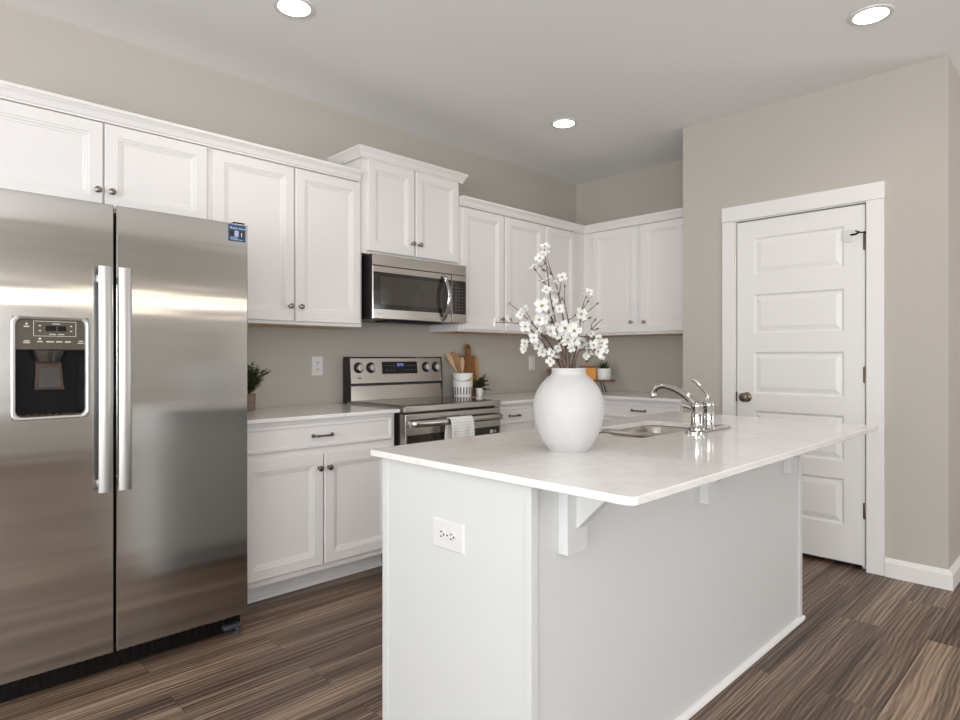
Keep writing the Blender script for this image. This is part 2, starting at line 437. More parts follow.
# door frame: flat casing with a head board, jambs inside
b = nb()
CO0, CO1, CT = 0.872, 1.777, 2.163
bx(b, XP - 0.019, XP, CO0, DY0 - 0.004, 0, CT - 0.094, 0.0015)
bx(b, XP - 0.019, XP, DY1 + 0.004, CO1, 0, CT - 0.094, 0.0015)
bx(b, XP - 0.021, XP, CO0 - 0.003, CO1 + 0.003, CT - 0.093, CT, 0.0015)
obj('trim_1', b, 'trim', kind='structure')
b = nb()
bx(b, XP, XP + 0.115, DY0 - 0.012, DY0, 0, DZ); bx(b, XP, XP + 0.115, DY1, DY1 + 0.012, 0, DZ); bx(b, XP, XP + 0.115, DY0 - 0.012, DY1 + 0.012, DZ, DZ + 0.012)
bx(b, XP + 0.045, XP + 0.057, DY0, DY0 + 0.03, 0, DZ); bx(b, XP + 0.045, XP + 0.057, DY1 - 0.03, DY1, 0, DZ)
bx(b, XP + 0.045, XP + 0.057, DY0, DY1, DZ - 0.03, DZ)
obj('trim_2', b, 'trim', kind='structure')
# baseboards
BB = [(0, 0), (0.022, 0), (0.022, 0.078), (0.018, 0.084), (0.010, 0.095), (0.004, 0.1), (0, 0.1)]
b = nb(); sweep(b, [(XP, CO0 - 0.002), (XP, PL), (6.2, PL)], [(o, z) for o, z in BB]); obj('baseboard_pantry', b, 'trim', kind='structure')
b = nb(); sweep(b, [(XP, PR - 0.0), (XP, CO1 + 0.002)], BB); obj('baseboard_door', b, 'trim', kind='structure')

b = nb(); sweep(b, [(0.24, YW), (-3.24, YW)][::-1], BB); obj('baseboard_back', b, 'trim', kind='structure')

# pantry door, five raised panels
fd = fx(XP + 0.004)
d0, d1, dz0, dz1 = 0.968, 1.689, 0.026, 2.058
pans = [(1.074, 1.583, a, c_) for a, c_ in ((0.238, 0.500), (0.602, 0.862), (0.968, 1.230), (1.346, 1.592), (1.714, 1.948))]
door = obj('door_1', slab(nb(), fd, d0, d1, dz0, dz1, 0.035, pans, ((0, 0), (0.010, -0.009), (0.016, -0.0095), (0.044, -0.002)), 0.002), 'trim', kind='structure')
b = nb(); kc = fd(1.628, 0.944, 0)
lathe(b, [(0.032, 0), (0.032, 0.004), (0.026, 0.009), (0.013, 0.012), (0.012, 0.028), (0.022, 0.034), (0.0285, 0.046), (0.0285, 0.054), (0.024, 0.062), (0.012, 0.066)], kc, 24, (-1, 0, 0))
obj('door_knob', b, 'bronze', door, True)
obj('latch', box(XP - 0.001, XP + 0.012, 1.6895, 1.6945, 0.915, 0.975), 'slot', door)
for hz in (1.845, 1.098, 0.335):
    b = nb()
    lathe(b, [(0.0065, 0), (0.0065, 0.088), (0.004, 0.094)], (XP - 0.003, 0.9655, hz - 0.045), 12)
    bx(b, XP - 0.001, XP + 0.004, 0.968, 0.978, hz - 0.044, hz + 0.044)
    obj('hinge', b, 'bronze', door, True)
b = nb()
tube(b, [(XP - 0.006, 0.9655, 1.896), (XP - 0.03, 0.985, 1.896), (XP - 0.045, 1.005, 1.906)], 0.004, 8)
tube(b, [(XP - 0.033, 0.988, 1.899), (XP - 0.025, 1.008, 1.889), (XP - 0.012, 1.036, 1.891)], 0.0055, 8)
lathe(b, [(0.009, 0), (0.009, 0.012)], (XP - 0.004, 0.9655, 1.890), 10)
obj('door_stop', b, 'black_plastic', door, True)
b = nb(); lathe(b, [(0.038, 0), (0.038, 0.004), (0.034, 0.006)], fd(1.048, 1.888, 0), 28, (-1, 0, 0)); obj('wall_bumper', b, 'plastic', door, True)

# ------------------------------------------------------------------ recessed ceiling lights
def downlight(x, y, label):
    t = thing('recessed_light', (x, y, CE), label, 'ceiling light', 'recessed ceiling lights')
    b = nb(); lathe(b, [(0.071, -0.001), (0.071, -0.005), (0.082, -0.007), (0.089, -0.005), (0.091, 0.0)], (x, y, CE), 40, cap0=False, cap1=False)
    obj('trim_ring', b, 'plastic', t, True)
    b = nb(); lathe(b, [(0.072, -0.0035), (0.05, -0.0045), (0.002, -0.005)], (x, y, CE), 32, cap0=False); obj('lens', b, 'lens', t, True)
    l = bpy.data.lights.new('lamp', 'AREA'); l.shape = 'DISK'; l.size = 0.13; l.energy = LAMP_POWER; l.color = (1, 0.94, 0.87); l.spread = math.radians(140)
    o = bpy.data.objects.new('lamp', l); C.objects.link(o); o.parent = t; o.location = (0, 0, -0.012)
downlight(1.36, 2.558, 'round recessed ceiling light above the refrigerator and wall cabinets')
downlight(3.266, 0.77, 'round recessed ceiling light in front of the pantry wall')
downlight(3.321, 2.567, 'round recessed ceiling light near the room corner beyond the microwave')
downlight(1.36, 0.77, 'round recessed ceiling light over the near end of the island')

# ------------------------------------------------------------------ wall cabinets
FR = 3.115; fD = fy(FR - 0.0195)          # face frame plane, door fronts
UB = 1.372; UT = 2.285
def wall_cabinet(x0, x1, z0, z1, doors, label, under=True):
    t = thing('wall_cabinet', ((x0 + x1) / 2, YW - 0.15, z0), label, 'kitchen cabinet', 'white wall cabinets')
    obj('carcass', box(x0, x1, FR, YW - 0.002, z0 + (0.004 if under else 0), z1), 'cabinet', t)
    if under: obj('bottom_panel', box(x0 + 0.002, x1 - 0.002, FR + 0.019, YW - 0.003, z0, z0 + 0.004), 'maple', t)
    for (a, c_, v0, v1, k) in doors: cab_door(t, fD, a, c_, v0, v1, k)
    return t
wall_cabinet(0.285, 1.196, 1.83, UT, [(0.300, 0.740, 1.850, 2.224, (0.716, 1.924)), (0.747, 1.187, 1.850, 2.224, (0.771, 1.924))],
             'short wide two door wall cabinet above the stainless refrigerator', False)
wall_cabinet(1.1965, 2.088, UB, UT, [(1.217, 1.647, 1.392, 2.220, (1.621, 1.472)), (1.656, 2.070, 1.392, 2.220, (1.682, 1.472))],
             'tall two door white wall cabinet between refrigerator and microwave')
wall_cabinet(2.0885, 2.870, 1.816, 2.433, [(2.124, 2.475, 1.832, 2.376, (2.452, 1.910)), (2.486, 2.852, 1.832, 2.376, (2.509, 1.910))],
             'raised two door white cabinet directly over the microwave', False)
wall_cabinet(2.8705, 3.772, UB, UT, [(2.890, 3.296, 1.388, 2.220, (3.27, 1.470)), (3.320, 3.754, 1.388, 2.220, (3.346, 1.470))],
             'two door white wall cabinet just right of the microwave')
wall_cabinet(3.7725, XW - 0.002, UB, UT, [(3.791, 4.158, 1.388, 2.220, (3.816, 1.470))], 'corner wall cabinet with single door behind the flowers')
FX = 4.295; fS = fx(FX - 0.0195)
t = thing('wall_cabinet', (XW - 0.15, 2.6, UB), 'two door wall cabinet on the side wall next to the pantry', 'kitchen cabinet', 'white wall cabinets')
obj('carcass', box(FX, XW - 0.002, PR + 0.002, FR - 0.001, UB + 0.004, UT), 'cabinet', t)
obj('bottom_panel', box(FX + 0.019, XW - 0.003, PR + 0.004, FR - 0.003, UB, UB + 0.004), 'maple', t)
cab_door(t, fS, 2.592, 3.014, 1.392, 2.222, (2.637, 1.472)); cab_door(t, fS, 2.146, 2.566, 1.392, 2.222, (2.523, 1.470))
CR = [(o_ if o_ < 0.03 else 0.028 + (o_ - 0.028) * 0.55, z_ + 0.004) for o_, z_ in [(0.0005, 2.2235), (0.021, 2.2235), (0.021, 2.231), (0.026, 2.236), (0.028, 2.243), (0.037, 2.256), (0.049, 2.265), (0.052, 2.270), (0.060, 2.271), (0.062, 2.278), (0.060, 2.286), (0.0005, 2.286)]]
def crown(path, dz, label):
    b = nb(); sweep(b, path, [(o, z + dz) for o, z in CR])
    tag(obj('crown_molding', b, 'cabinet', smooth=False), label, 'molding', 'crown moldings')
crown([(0.25, FR), (2.064, FR)], 0, 'long crown molding above refrigerator cabinet and the cabinet beside it')
crown([(2.0885, YW - 0.002), (2.0885, FR), (2.870, FR), (2.870, YW - 0.002)], 0.148, 'high crown molding wrapping the cabinet over the microwave')
crown([(2.8715, FR), (FX, FR), (FX, PR + 0.002)], 0, 'crown molding turning the corner over the right hand cabinets')

# ------------------------------------------------------------------ base cabinets and worktops
CZ0, CZ1 = 0.888, 0.908
BF = 2.835; fB = fy(BF - 0.0195)
def drawer_front(parent, fn, u0, u1, v0, v1, pu, pv, L_=0.10):
    d = obj('drawer', slab(nb(), fn, u0, u1, v0, v1, 0.019, [(u0 + 0.016, u1 - 0.016, v0 + 0.016, v1 - 0.016)], ((0, 0), (0.006, -0.004), (0.012, -0.0045)), 0.004), 'cabinet', parent)
    pull_at(d, fn, pu, pv, L_)
    return d
t = thing('base_cabinet', (1.66, 3.1, 0), 'white base cabinet with drawer and two doors between refrigerator and range', 'kitchen cabinet', 'white base cabinets')
obj('carcass', box(1.225, 2.118, BF, YW - 0.002, 0.112, CZ0 - 0.001), 'cabinet', t)
drawer_front(t, fB, 1.235, 2.093, 0.742, 0.868, 1.655, 0.802, 0.108)
cab_door(t, fB, 1.235, 1.659, 0.143, 0.706, (1.633, 0.637), km='bronze'); cab_door(t, fB, 1.668, 2.093, 0.143, 0.706, (1.689, 0.636), km='bronze')
b = nb(); bx(b, 1.225, 2.118, 2.955, YW - 0.002, 0, 0.111); obj('toe_kick', b, 'cabinet', t)
b = nb(); sweep(b, [(1.225, 2.955), (2.118, 2.955)], [(0, 0), (0.012, 0), (0.011, 0.008), (0.007, 0.014), (0, 0.017)]); obj('shoe_molding', b, 'cabinet', t)
t = thing('base_cabinet', (3.1, 3.1, 0), 'narrow white base cabinet with one drawer just right of the range', 'kitchen cabinet', 'white base cabinets')
obj('carcass', box(2.932, 3.30, BF, YW - 0.002, 0.112, CZ0 - 0.001), 'cabinet', t)
drawer_front(t, fB, 2.950, 3.284, 0.752, 0.866, 3.10, 0.806, 0.09)
cab_door(t, fB, 2.950, 3.284, 0.143, 0.735, (2.976, 0.637), km='bronze')
obj('toe_kick', box(2.932, 3.30, 2.955, YW - 0.002, 0, 0.111), 'cabinet', t)
SX = 4.005; fT = fx(SX - 0.0195)
t = thing('base_cabinet', (4.3, 2.4, 0), 'white base cabinet with wide drawer on the side wall beside the pantry', 'kitchen cabinet', 'white base cabinets')
obj('carcass', box(SX, XW - 0.002, PR + 0.002, 2.79, 0.112, CZ0 - 0.001), 'cabinet', t)
drawer_front(t, fT, 2.085, 2.745, 0.752, 0.866, 2.405, 0.810, 0.108)
cab_door(t, fT, 2.420, 2.745, 0.143, 0.735, (2.445, 0.637), km='bronze'); cab_door(t, fT, 2.085, 2.411, 0.143, 0.735, (2.385, 0.637), km='bronze')
obj('toe_kick', box(SX + 0.1, XW - 0.002, PR + 0.002, 2.79, 0, 0.111), 'cabinet', t)
t = thing('base_cabinet', (4.0, 3.1, 0), 'white corner base cabinet under the worktop, behind the vase', 'kitchen cabinet', 'white base cabinets')
b = nb(); bx(b, 3.301, XW - 0.002, BF, YW - 0.002, 0.112, CZ0 - 0.001); bx(b, SX, XW - 0.002, 2.791, BF, 0.112, CZ0 - 0.001)
obj('carcass', b, 'cabinet', t)
drawer_front(t, fB, 3.32, 3.90, 0.752, 0.866, 3.61, 0.806, 0.09)
cab_door(t, fB, 3.32, 3.90, 0.143, 0.735, (3.346, 0.637), km='bronze')
obj('toe_kick', box(3.301, XW - 0.1, 2.955, YW - 0.002, 0, 0.111), 'cabinet', t)
b = box(1.222, 2.128, 2.79, YW - 0.0015, CZ0, CZ1, 0.003)
tag(obj('worktop', b, 'quartz'), 'white quartz worktop between refrigerator and range with small plant on it', 'worktop', 'quartz worktops')
b = nb(); prism(b, [(2.922, 2.79), (3.965, 2.79), (3.965, PR + 0.002), (XW - 0.0015, PR + 0.002), (XW - 0.0015, YW - 0.0015), (2.922, YW - 0.0015)], lambda u, v, w_: (u, v, w_), CZ0, CZ1)
bmesh.ops.bevel(b, geom=[e for e in b.edges if abs(e.verts[0].co.z - e.verts[1].co.z) < 1e-6], offset=0.0025, segments=2, affect='EDGES')
tag(obj('worktop', b, 'quartz'), 'white quartz worktop turning the corner right of the range', 'worktop', 'quartz worktops')

# ------------------------------------------------------------------ refrigerator
FY = 2.62
t = thing('refrigerator', (0.70, 3.0, 0), 'stainless side by side refrigerator with water dispenser at the left edge', 'refrigerator')
obj('cabinet_body', box(0.255, 1.170, FY + 0.078, YW - 0.04, 0.03, 1.755, 0.004), 'fridge_body', t)
def fridge_door(x0, x1, hole=None):
    b = nb(); fn = fy(FY)
    if hole is None:
        slab(b, fn, x0, x1, 0.095, 1.768, 0.072, (), ((0, 0),), 0.003)
    else:
        slab(b, fn, x0, x1, 0.095, 1.768, 0.072, [hole], ((0, 0), (0.004, -0.004), (0.004, -0.060)), 0.003)
    return obj('door', b, 'fridge', t)
HX0, HX1, HZ0, HZ1 = 0.353, 0.579, 0.982, 1.340
ld = fridge_door(0.250, 0.6615, (HX0, HX1, HZ0, HZ1)); rd = fridge_door(0.6705, 1.176)
for d_, x0 in ((ld, 0.603), (rd, 0.668)):
    b = nb(); x1 = x0 + 0.043
    prof = []
    zs = [0.705 + (1.531 - 0.705) * i / 14 for i in range(15)]
    rs = []
    for i, z in enumerate(zs):
        s = math.sin(PI * i / 14); f_ = FY - 0.044 - 0.008 * s; k_ = FY - 0.030 - 0.008 * s
        rs.append([(x0, k_, z), (x0, f_ + 0.006, z), (x0 + 0.005, f_ + 0.001, z), ((x0 + x1) / 2, f_ - 0.0015, z), (x1 - 0.005, f_ + 0.001, z), (x1, f_ + 0.006, z), (x1, k_, z)])
    rings(b, rs, True, True)
    for z in (0.73, 1.49): bx(b, x0 + 0.006, x1 - 0.006, FY - 0.034, FY - 0.0, z - 0.014, z + 0.014, 0.004)
    obj('handle', b, 'handle', d_, True)
# dispenser in the freezer door
dsp = obj('dispenser_frame', rings(nb(), [[(u, FY - w_, v) for u, v in rrect(HX0 + i, HX1 - i, HZ0 + i, HZ1 - i, 0.022, 6)] for i, w_ in ((-0.002, -0.003), (-0.002, 0.004), (0.002, 0.006), (0.009, 0.003), (0.012, -0.004))]), 'handle', ld, True)
obj('control_panel', box(HX0 + 0.010, HX1 - 0.010, FY + 0.004, FY + 0.03, 1.224, 1.331, 0.003), 'panel_olive', ld)
b = nb(); bx(b, 0.450, 0.481, FY + 0.0025, FY + 0.006, 1.290, 1.309); bx(b, 0.485, 0.511, FY + 0.0025, FY + 0.006, 1.290, 1.309); obj('display', b, 'display', ld)
b = nb(); yy = (FY + 0.0026, FY + 0.006)
for (x0, x1, z0, z1) in ((0.414, 0.541, 1.3235, 1.325), (0.414, 0.541, 1.272, 1.2735), (0.414, 0.4155, 1.272, 1.325), (0.5395, 0.541, 1.272, 1.325)): bx(b, x0, x1, *yy, z0, z1)
for (x, z, w_, h_) in ((0.395, 1.314, 0.006, 0.006), (0.395, 1.305, 0.016, 0.004), (0.433, 1.309, 0.006, 0.004), (0.433, 1.291, 0.006, 0.004), (0.526, 1.309, 0.006, 0.004), (0.526, 1.291, 0.006, 0.004),
                       (0.481, 1.316, 0.024, 0.0025), (0.470, 1.279, 0.020, 0.003), (0.496, 1.279, 0.018, 0.003), (0.433, 1.263, 0.007, 0.006), (0.395, 1.255, 0.016, 0.003), (0.395, 1.249, 0.020, 0.003), (0.433, 1.253, 0.016, 0.004),
                       (0.463, 1.253, 0.022, 0.004), (0.490, 1.253, 0.018, 0.004), (0.516, 1.253, 0.018, 0.004), (0.556, 1.256, 0.014, 0.003), (0.556, 1.249, 0.020, 0.003)):
    bx(b, x - w_ / 2, x + w_ / 2, *yy, z - h_ / 2, z + h_ / 2)
obj('panel_markings', b, 'mark', ld)
b = nb()
rings(b, [[(HX0 + 0.010, FY + 0.006, z), (HX0 + 0.022, FY + 0.052, z), (HX1 - 0.022, FY + 0.052, z), (HX1 - 0.010, FY + 0.006, z)] for z in (0.996, 1.224)], closed=False)
obj('recess_liner', b, 'cavity', ld)
b = nb(); rings(b, [[((0.463 + (u - 0.463) * s), FY + 0.022 + (w_ * s), z) for u, w_ in [(0.463 + 0.05 * math.cos(a), 0.026 * math.sin(a)) for a in [2 * PI * i / 20 for i in range(20)]]] for z, s in ((1.222, 1.0), (1.205, 0.92), (1.182, 0.72))], True, True)
obj('ice_chute', b, 'chute', ld, True)
b = nb(); rings(b, [[(0.463 - a, FY + y, z), (0.463 + a, FY + y, z), (0.463 + a, FY + y + 0.012, z), (0.463 - a, FY + y + 0.012, z)] for z, a, y in ((1.085, 0.044, 0.012), (1.10, 0.042, 0.018), (1.19, 0.036, 0.030))], True, True)
p_ = obj('paddle', b, 'paddle', ld)
b = nb(); rings(b, [[(0.463 - a, FY + y, z), (0.463 + a, FY + y, z), (0.463 + a, FY + y + 0.004, z), (0.463 - a, FY + y + 0.004, z)] for z, a, y in ((1.092, 0.034, 0.011), (1.16, 0.029, 0.0235))], True, True); obj('paddle_pad', b, 'chute', p_)
b = nb(); bx(b, HX0 + 0.012, HX1 - 0.012, FY + 0.004, FY + 0.055, 0.988, 0.996, 0.002)
for i in range(9): bx(b, HX0 + 0.022 + i * 0.0205, HX0 + 0.034 + i * 0.0205, FY + 0.008, FY + 0.05, 0.996, 0.999)
obj('drip_tray', b, 'paddle', ld)
# sticker, upper corner of the fresh food door
sk = obj('sticker', box(1.092, 1.164, FY - 0.0025, FY - 0.0014, 1.692, 1.762), 'stk_blue', rd)
b = nb(); ys = (FY - 0.0032, FY - 0.0024)
bx(b, 1.1170, 1.1340, *ys, 1.712, 1.737)
x = 1.098
for w_, h_ in ((0.006, 0.008), (0.003, 0.005), (0.005, 0.005), (0.004, 0.007), (0.004, 0.004), (0.003, 0.006), (0.0, 0), (0.005, 0.007), (0.004, 0.005), (0.005, 0.004), (0.004, 0.005), (0.003, 0.004)):
    if w_: bx(b, x, x + w_, *ys, 1.744, 1.744 + h_)
    x += w_ + 0.0015 if w_ else 0.005
bx(b, 1.0990, 1.1290, *ys, 1.7045, 1.7075); bx(b, 1.1010, 1.1370, *ys, 1.698, 1.7005); bx(b, 1.1390, 1.1530, *ys, 1.697, 1.699)
obj('sticker_print', b, 'stk_light', sk)
for x0, x1, z0 in ((1.096, 1.114, 1.715), (1.138, 1.157, 1.708)): obj('sticker_dark_print', box(x0, x1, *ys, z0, 1.738), 'slot', sk)
b = nb(); bx(b, 1.1450, 1.1490, FY - 0.0038, FY - 0.0031, 1.713, 1.730); obj('sticker_light_mark', b, 'mark', sk)
b = nb(); bx(b, 0.258, 1.168, FY + 0.062, FY + 0.12, 0.012, 0.092)
for i in range(30): bx(b, 0.275 + i * 0.029, 0.293 + i * 0.029, FY + 0.056, FY + 0.064, 0.028, 0.07)
obj('kick_grille', b, 'black_plastic', t)
b = nb(); bx(b, 1.085, 1.160, FY + 0.028, FY + 0.062, 0.03, 0.048, 0.004); lathe(b, [(0.016, 0.0), (0.016, 0.012), (0.008, 0.016), (0.008, 0.05)], (1.148, FY + 0.045, 0), 12)
obj('leveling_foot', b, 'grey_foot', t, True)
for x in (0.27, 1.118): obj('hinge_cover', box(x, x + 0.05, FY + 0.010, FY + 0.14, 1.7685, 1.777, 0.003), 'black_plastic', t)
# ------------------------------------------------------------------ microwave
MY = 3.035; MX0, MX1, MZ0, MZ1 = 2.113, 2.866, 1.420, 1.808
t = thing('microwave', ((MX0 + MX1) / 2, 3.2, MZ0), 'stainless microwave with black door window mounted under the raised cabinet', 'microwave')
obj('housing', box(MX0 + 0.002, MX1 - 0.002, MY + 0.0095, YW - 0.003, MZ0 + 0.004, MZ1 - 0.001, 0.003), 'black', t)
obj('vent_strip', box(MX0, MX1, MY + 0.001, MY + 0.009, 1.741, MZ1 - 0.001, 0.003), 'steel', t)
fm = fy(MY)
CPX = 2.735
dr = obj('door', slab(nb(), fm, MX0, CPX - 0.0015, MZ0 + 0.004, 1.7395, 0.009, [(MX0 + 0.005, CPX - 0.006, 1.482, 1.702)], ((0, 0), (0.002, -0.003)), 0.004), 'steel', t)
wn = obj('door_window', box(MX0 + 0.006, CPX - 0.006, MY + 0.0005, MY + 0.003, 1.484, 1.700), 'glass', dr)
obj('window_screen', box(MX0 + 0.055, CPX - 0.085, MY - 0.0005, MY + 0.0006, 1.512, 1.678), mat('microwave_screen', (0.05, 0.042, 0.034), 0.10), wn)
b = nb(); hp = [(2.662, MY + 0.002, 1.436), (2.664, MY - 0.020, 1.462), (2.666, MY - 0.048, 1.53), (2.667, MY - 0.056, 1.585), (2.666, MY - 0.048, 1.64), (2.664, MY - 0.020, 1.70), (2.662, MY + 0.002, 1.724)]
tube(b, smooth_path(hp, 5), 0.013, 12, flat=(1.15, 0.75)); obj('handle', b, 'chrome', dr, True)
b = nb(); bx(b, CPX + 0.0015, MX1, MY, MY + 0.009, MZ0 + 0.004, 1.7395, 0.003); cp = obj('control_side', b, 'steel', t)
kp = obj('keypad', box(CPX + 0.004, MX1 - 0.006, MY - 0.001, MY + 0.002, 1.482, 1.702), 'glass', cp)
b = nb()
for i in range(8):
    for j in range(3): bx(b, CPX + 0.030 + j * 0.028, CPX + 0.042 + j * 0.028, MY - 0.0018, MY - 0.0009, 1.505 + i * 0.021, 1.509 + i * 0.021)
obj('keypad_markings', b, mat('keypad_print', (0.16, 0.14, 0.12), 0.5), kp)
def word(s, size, fn_loc, rot, m, parent, name='logo'):
    c_ = bpy.data.curves.new(name, 'FONT'); c_.body = s; c_.size = size; c_.extrude = 0.0004
    c_.align_x = 'CENTER'; c_.align_y = 'CENTER'
    tmp = bpy.data.objects.new('tmp', c_); C.objects.link(tmp)
    me = bpy.data.meshes.new_from_object(tmp.evaluated_get(bpy.context.evaluated_depsgraph_get()))
    bpy.data.objects.remove(tmp)
    me.transform(Matrix.Translation(Vector(fn_loc) - WL[parent.name]) @ Matrix(rot).to_4x4() if not isinstance(rot, tuple) else Matrix.Translation(Vector(fn_loc) - WL[parent.name]) @ Matrix.Rotation(rot[2], 4, 'Z') @ Matrix.Rotation(rot[0], 4, 'X'))
    me.materials.clear(); me.materials.append(M[m])
    o = bpy.data.objects.new(name, me); link(o, parent); return o
word('LG', 0.022, (MX0 + 0.062, MY - 0.0006, 1.451), (PI / 2, 0, 0), 'plastic', dr)
b = nb(); lathe(b, [(0.0095, 0), (0.0095, 0.001)], (MX0 + 0.038, MY + 0.0002, 1.451), 18, (0, -1, 0)); obj('emblem', b, 'plastic', dr)
b = nb(); bx(b, 2.27, 2.70, MY + 0.06, MY + 0.2, MZ0 - 0.004, MZ0 + 0.004, 0.002)
for i in range(12): bx(b, 2.285 + i * 0.034, 2.305 + i * 0.034, MY + 0.07, MY + 0.19, MZ0 - 0.006, MZ0 - 0.003)
obj('grease_filter', b, 'black_plastic', t)
# ------------------------------------------------------------------ range
RX0, RX1 = 2.140, 2.910; RY = 2.76
t = thing('range', ((RX0 + RX1) / 2, 3.1, 0), 'stainless electric range with black glass cooktop and four knobs', 'stove')
obj('body', box(RX0 - 0.003, RX1 + 0.003, RY + 0.055, YW - 0.03, 0.02, 0.888, 0.003), 'black', t)
obj('cooktop_trim', box(RX0 - 0.004, RX1 + 0.004, RY, YW - 0.075, 0.887, 0.921, 0.005, 3), 'steel', t)
ck = obj('cooktop', box(RX0 + 0.022, RX1 - 0.022, RY + 0.06, YW - 0.10, 0.918, 0.9235, 0.002), 'cooktop_glass', t)
for x, y, r in ((2.32, 2.95, 0.105), (2.72, 2.95, 0.085), (2.32, 3.19, 0.08), (2.72, 3.19, 0.105)):
    b = nb(); lathe(b, [(r - 0.0025, 0), (r - 0.0025, 0.0004), (r, 0.0004), (r, 0)], (x, y, 0.9234), 40, cap0=False, cap1=False); obj('burner_ring', b, mat('burner_print', (0.09, 0.08, 0.07), 0.3), ck)
# backguard: upper sloping console and lower riser
bgp = nb(); gx0, gx1 = RX0 + 0.004, RX1 - 0.004
prism(bgp, [(YW - 0.098, 0.9), (YW - 0.098, 0.925), (YW - 0.088, 1.014), (YW - 0.070, 1.020), (YW - 0.098, 1.032), (YW - 0.082, 1.190), (YW - 0.074, 1.198), (YW - 0.02, 1.198), (YW - 0.02, 0.9)], lambda u, v, w_: (w_, u, v), gx0 + 0.006, gx1 - 0.006)
bgd = obj('backguard', bgp, 'steel', t)
for x0 in (gx0, gx1 - 0.0065):
    b = nb(); prism(b, [(YW - 0.100, 0.9), (YW - 0.100, 1.04), (YW - 0.086, 1.2), (YW - 0.018, 1.2), (YW - 0.018, 0.9)], lambda u, v, w_: (w_, u, v), x0, x0 + 0.0065); obj('end_cap', b, 'black', bgd)
obj('shadow_gap', box(gx0 + 0.01, gx1 - 0.01, YW - 0.0895, YW - 0.06, 1.0145, 1.0305), 'black', bgd)
def cons(x, z, out=0.0):   # point on the sloped console face
    return Vector((x, YW - 0.098 + (z - 1.046) * 0.111 - out * 0.994, z + out * 0.11))
b = nb()
rings(b, [[cons(2.393, 1.088, o), cons(2.683, 1.088, o), cons(2.683, 1.168, o), cons(2.393, 1.168, o)] for o in (-0.002, 0.0015)], True, True); dsp = obj('control_display', b, 'display', bgd)
for x, z in [(2.428 + 0.03 * i, zz) for i in range(3) for zz in (1.112, 1.142)] + [(2.578 + 0.03 * i, zz) for i in range(4) for zz in (1.112, 1.142)]:
    b = nb(); rings(b, [[cons(x - 0.007, z - 0.0012, o), cons(x + 0.007, z - 0.0012, o), cons(x + 0.007, z + 0.0012, o), cons(x - 0.007, z + 0.0012, o)] for o in (0.0012, 0.0022)], True, True)
    obj('display_print', b, mat('display_print_grey', (0.16, 0.15, 0.14), 0.5), dsp)
b = nb()
for x in (2.519, 2.531, 2.547, 2.559):
    for (a, c_, e_, f_) in ((-0.004, 0.004, 1.153, 1.1545), (-0.004, 0.004, 1.146, 1.1475), (-0.004, 0.004, 1.139, 1.1405), (0.003, 0.0045, 1.139, 1.1545), (-0.0045, -0.003, 1.146, 1.1545)):
        rings(b, [[cons(x + a, e_, o), cons(x + c_, e_, o), cons(x + c_, f_, o), cons(x + a, f_, o)] for o in (0.0012, 0.0022)], True, True)
obj('clock_digits', b, 'digit', dsp)
for x in (2.213, 2.306, 2.762, 2.850):
    ax = cons(x, 1.13, 1) - cons(x, 1.13, 0)
    b = nb(); lathe(b, [(0.034, 0), (0.034, 0.004), (0.030, 0.006)], cons(x, 1.13), 28, ax); k = obj('control_knob', b, 'black_plastic', bgd, True)
    b = nb(); lathe(b, [(0.024, 0.005), (0.023, 0.022), (0.020, 0.026), (0.004, 0.027)], cons(x, 1.13), 28, ax)
    bx(b, x - 0.005, x + 0.005, cons(x, 1.13, 0.036).y, cons(x, 1.13, 0.02).y, 1.108, 1.152, 0.002); obj('knob_cap', b, 'handle', k, True)
word('LG', 0.02, cons(2.215, 1.066, 0.001), (PI / 2 - 0.11, 0, 0), 'bronze', bgd)
# oven door, window, handle, drawer
od = obj('oven_door', slab(nb(), fy(RY), RX0, RX1, 0.20, 0.876, 0.052, [(RX0 + 0.012, RX1 - 0.012, 0.245, 0.758)], ((0, 0), (0.002, -0.004)), 0.004), 'steel', t)
obj('oven_window', box(RX0 + 0.013, RX1 - 0.013, RY - 0.0005, RY + 0.003, 0.246, 0.757), 'glass', od)
b = nb(); hs = []
for p in smooth_path([(RX0 + 0.018, RY - 0.004, 0.821), (RX0 + 0.030, RY - 0.034, 0.822), (RX0 + 0.08, RY - 0.050, 0.823), (2.525, RY - 0.056, 0.823), (RX1 - 0.08, RY - 0.050, 0.823), (RX1 - 0.030, RY - 0.034, 0.822), (RX1 - 0.018, RY - 0.004, 0.821)], 6):
    hs.append([(p.x, p.y + a, p.z + c_) for a, c_ in ((0.006, -0.017), (-0.004, -0.017), (-0.008, -0.010), (-0.009, 0.0), (-0.008, 0.010), (-0.004, 0.017), (0.006, 0.017))])
rings(b, hs, True, True)
obj('handle', b, 'steel', od, True)
b = nb(); lathe(b, [(0.012, 0), (0.012, 0.001)], (RX1 - 0.085, RY - 0.0004, 0.728), 18, (0, -1, 0)); obj('emblem', b, 'mark', od)
word('LG', 0.024, (RX1 - 0.055, RY - 0.001, 0.728), (PI / 2, 0, 0), 'mark', od)
obj('storage_drawer', box(RX0, RX1, RY + 0.004, RY + 0.056, 0.05, 0.195, 0.004), 'steel', t)
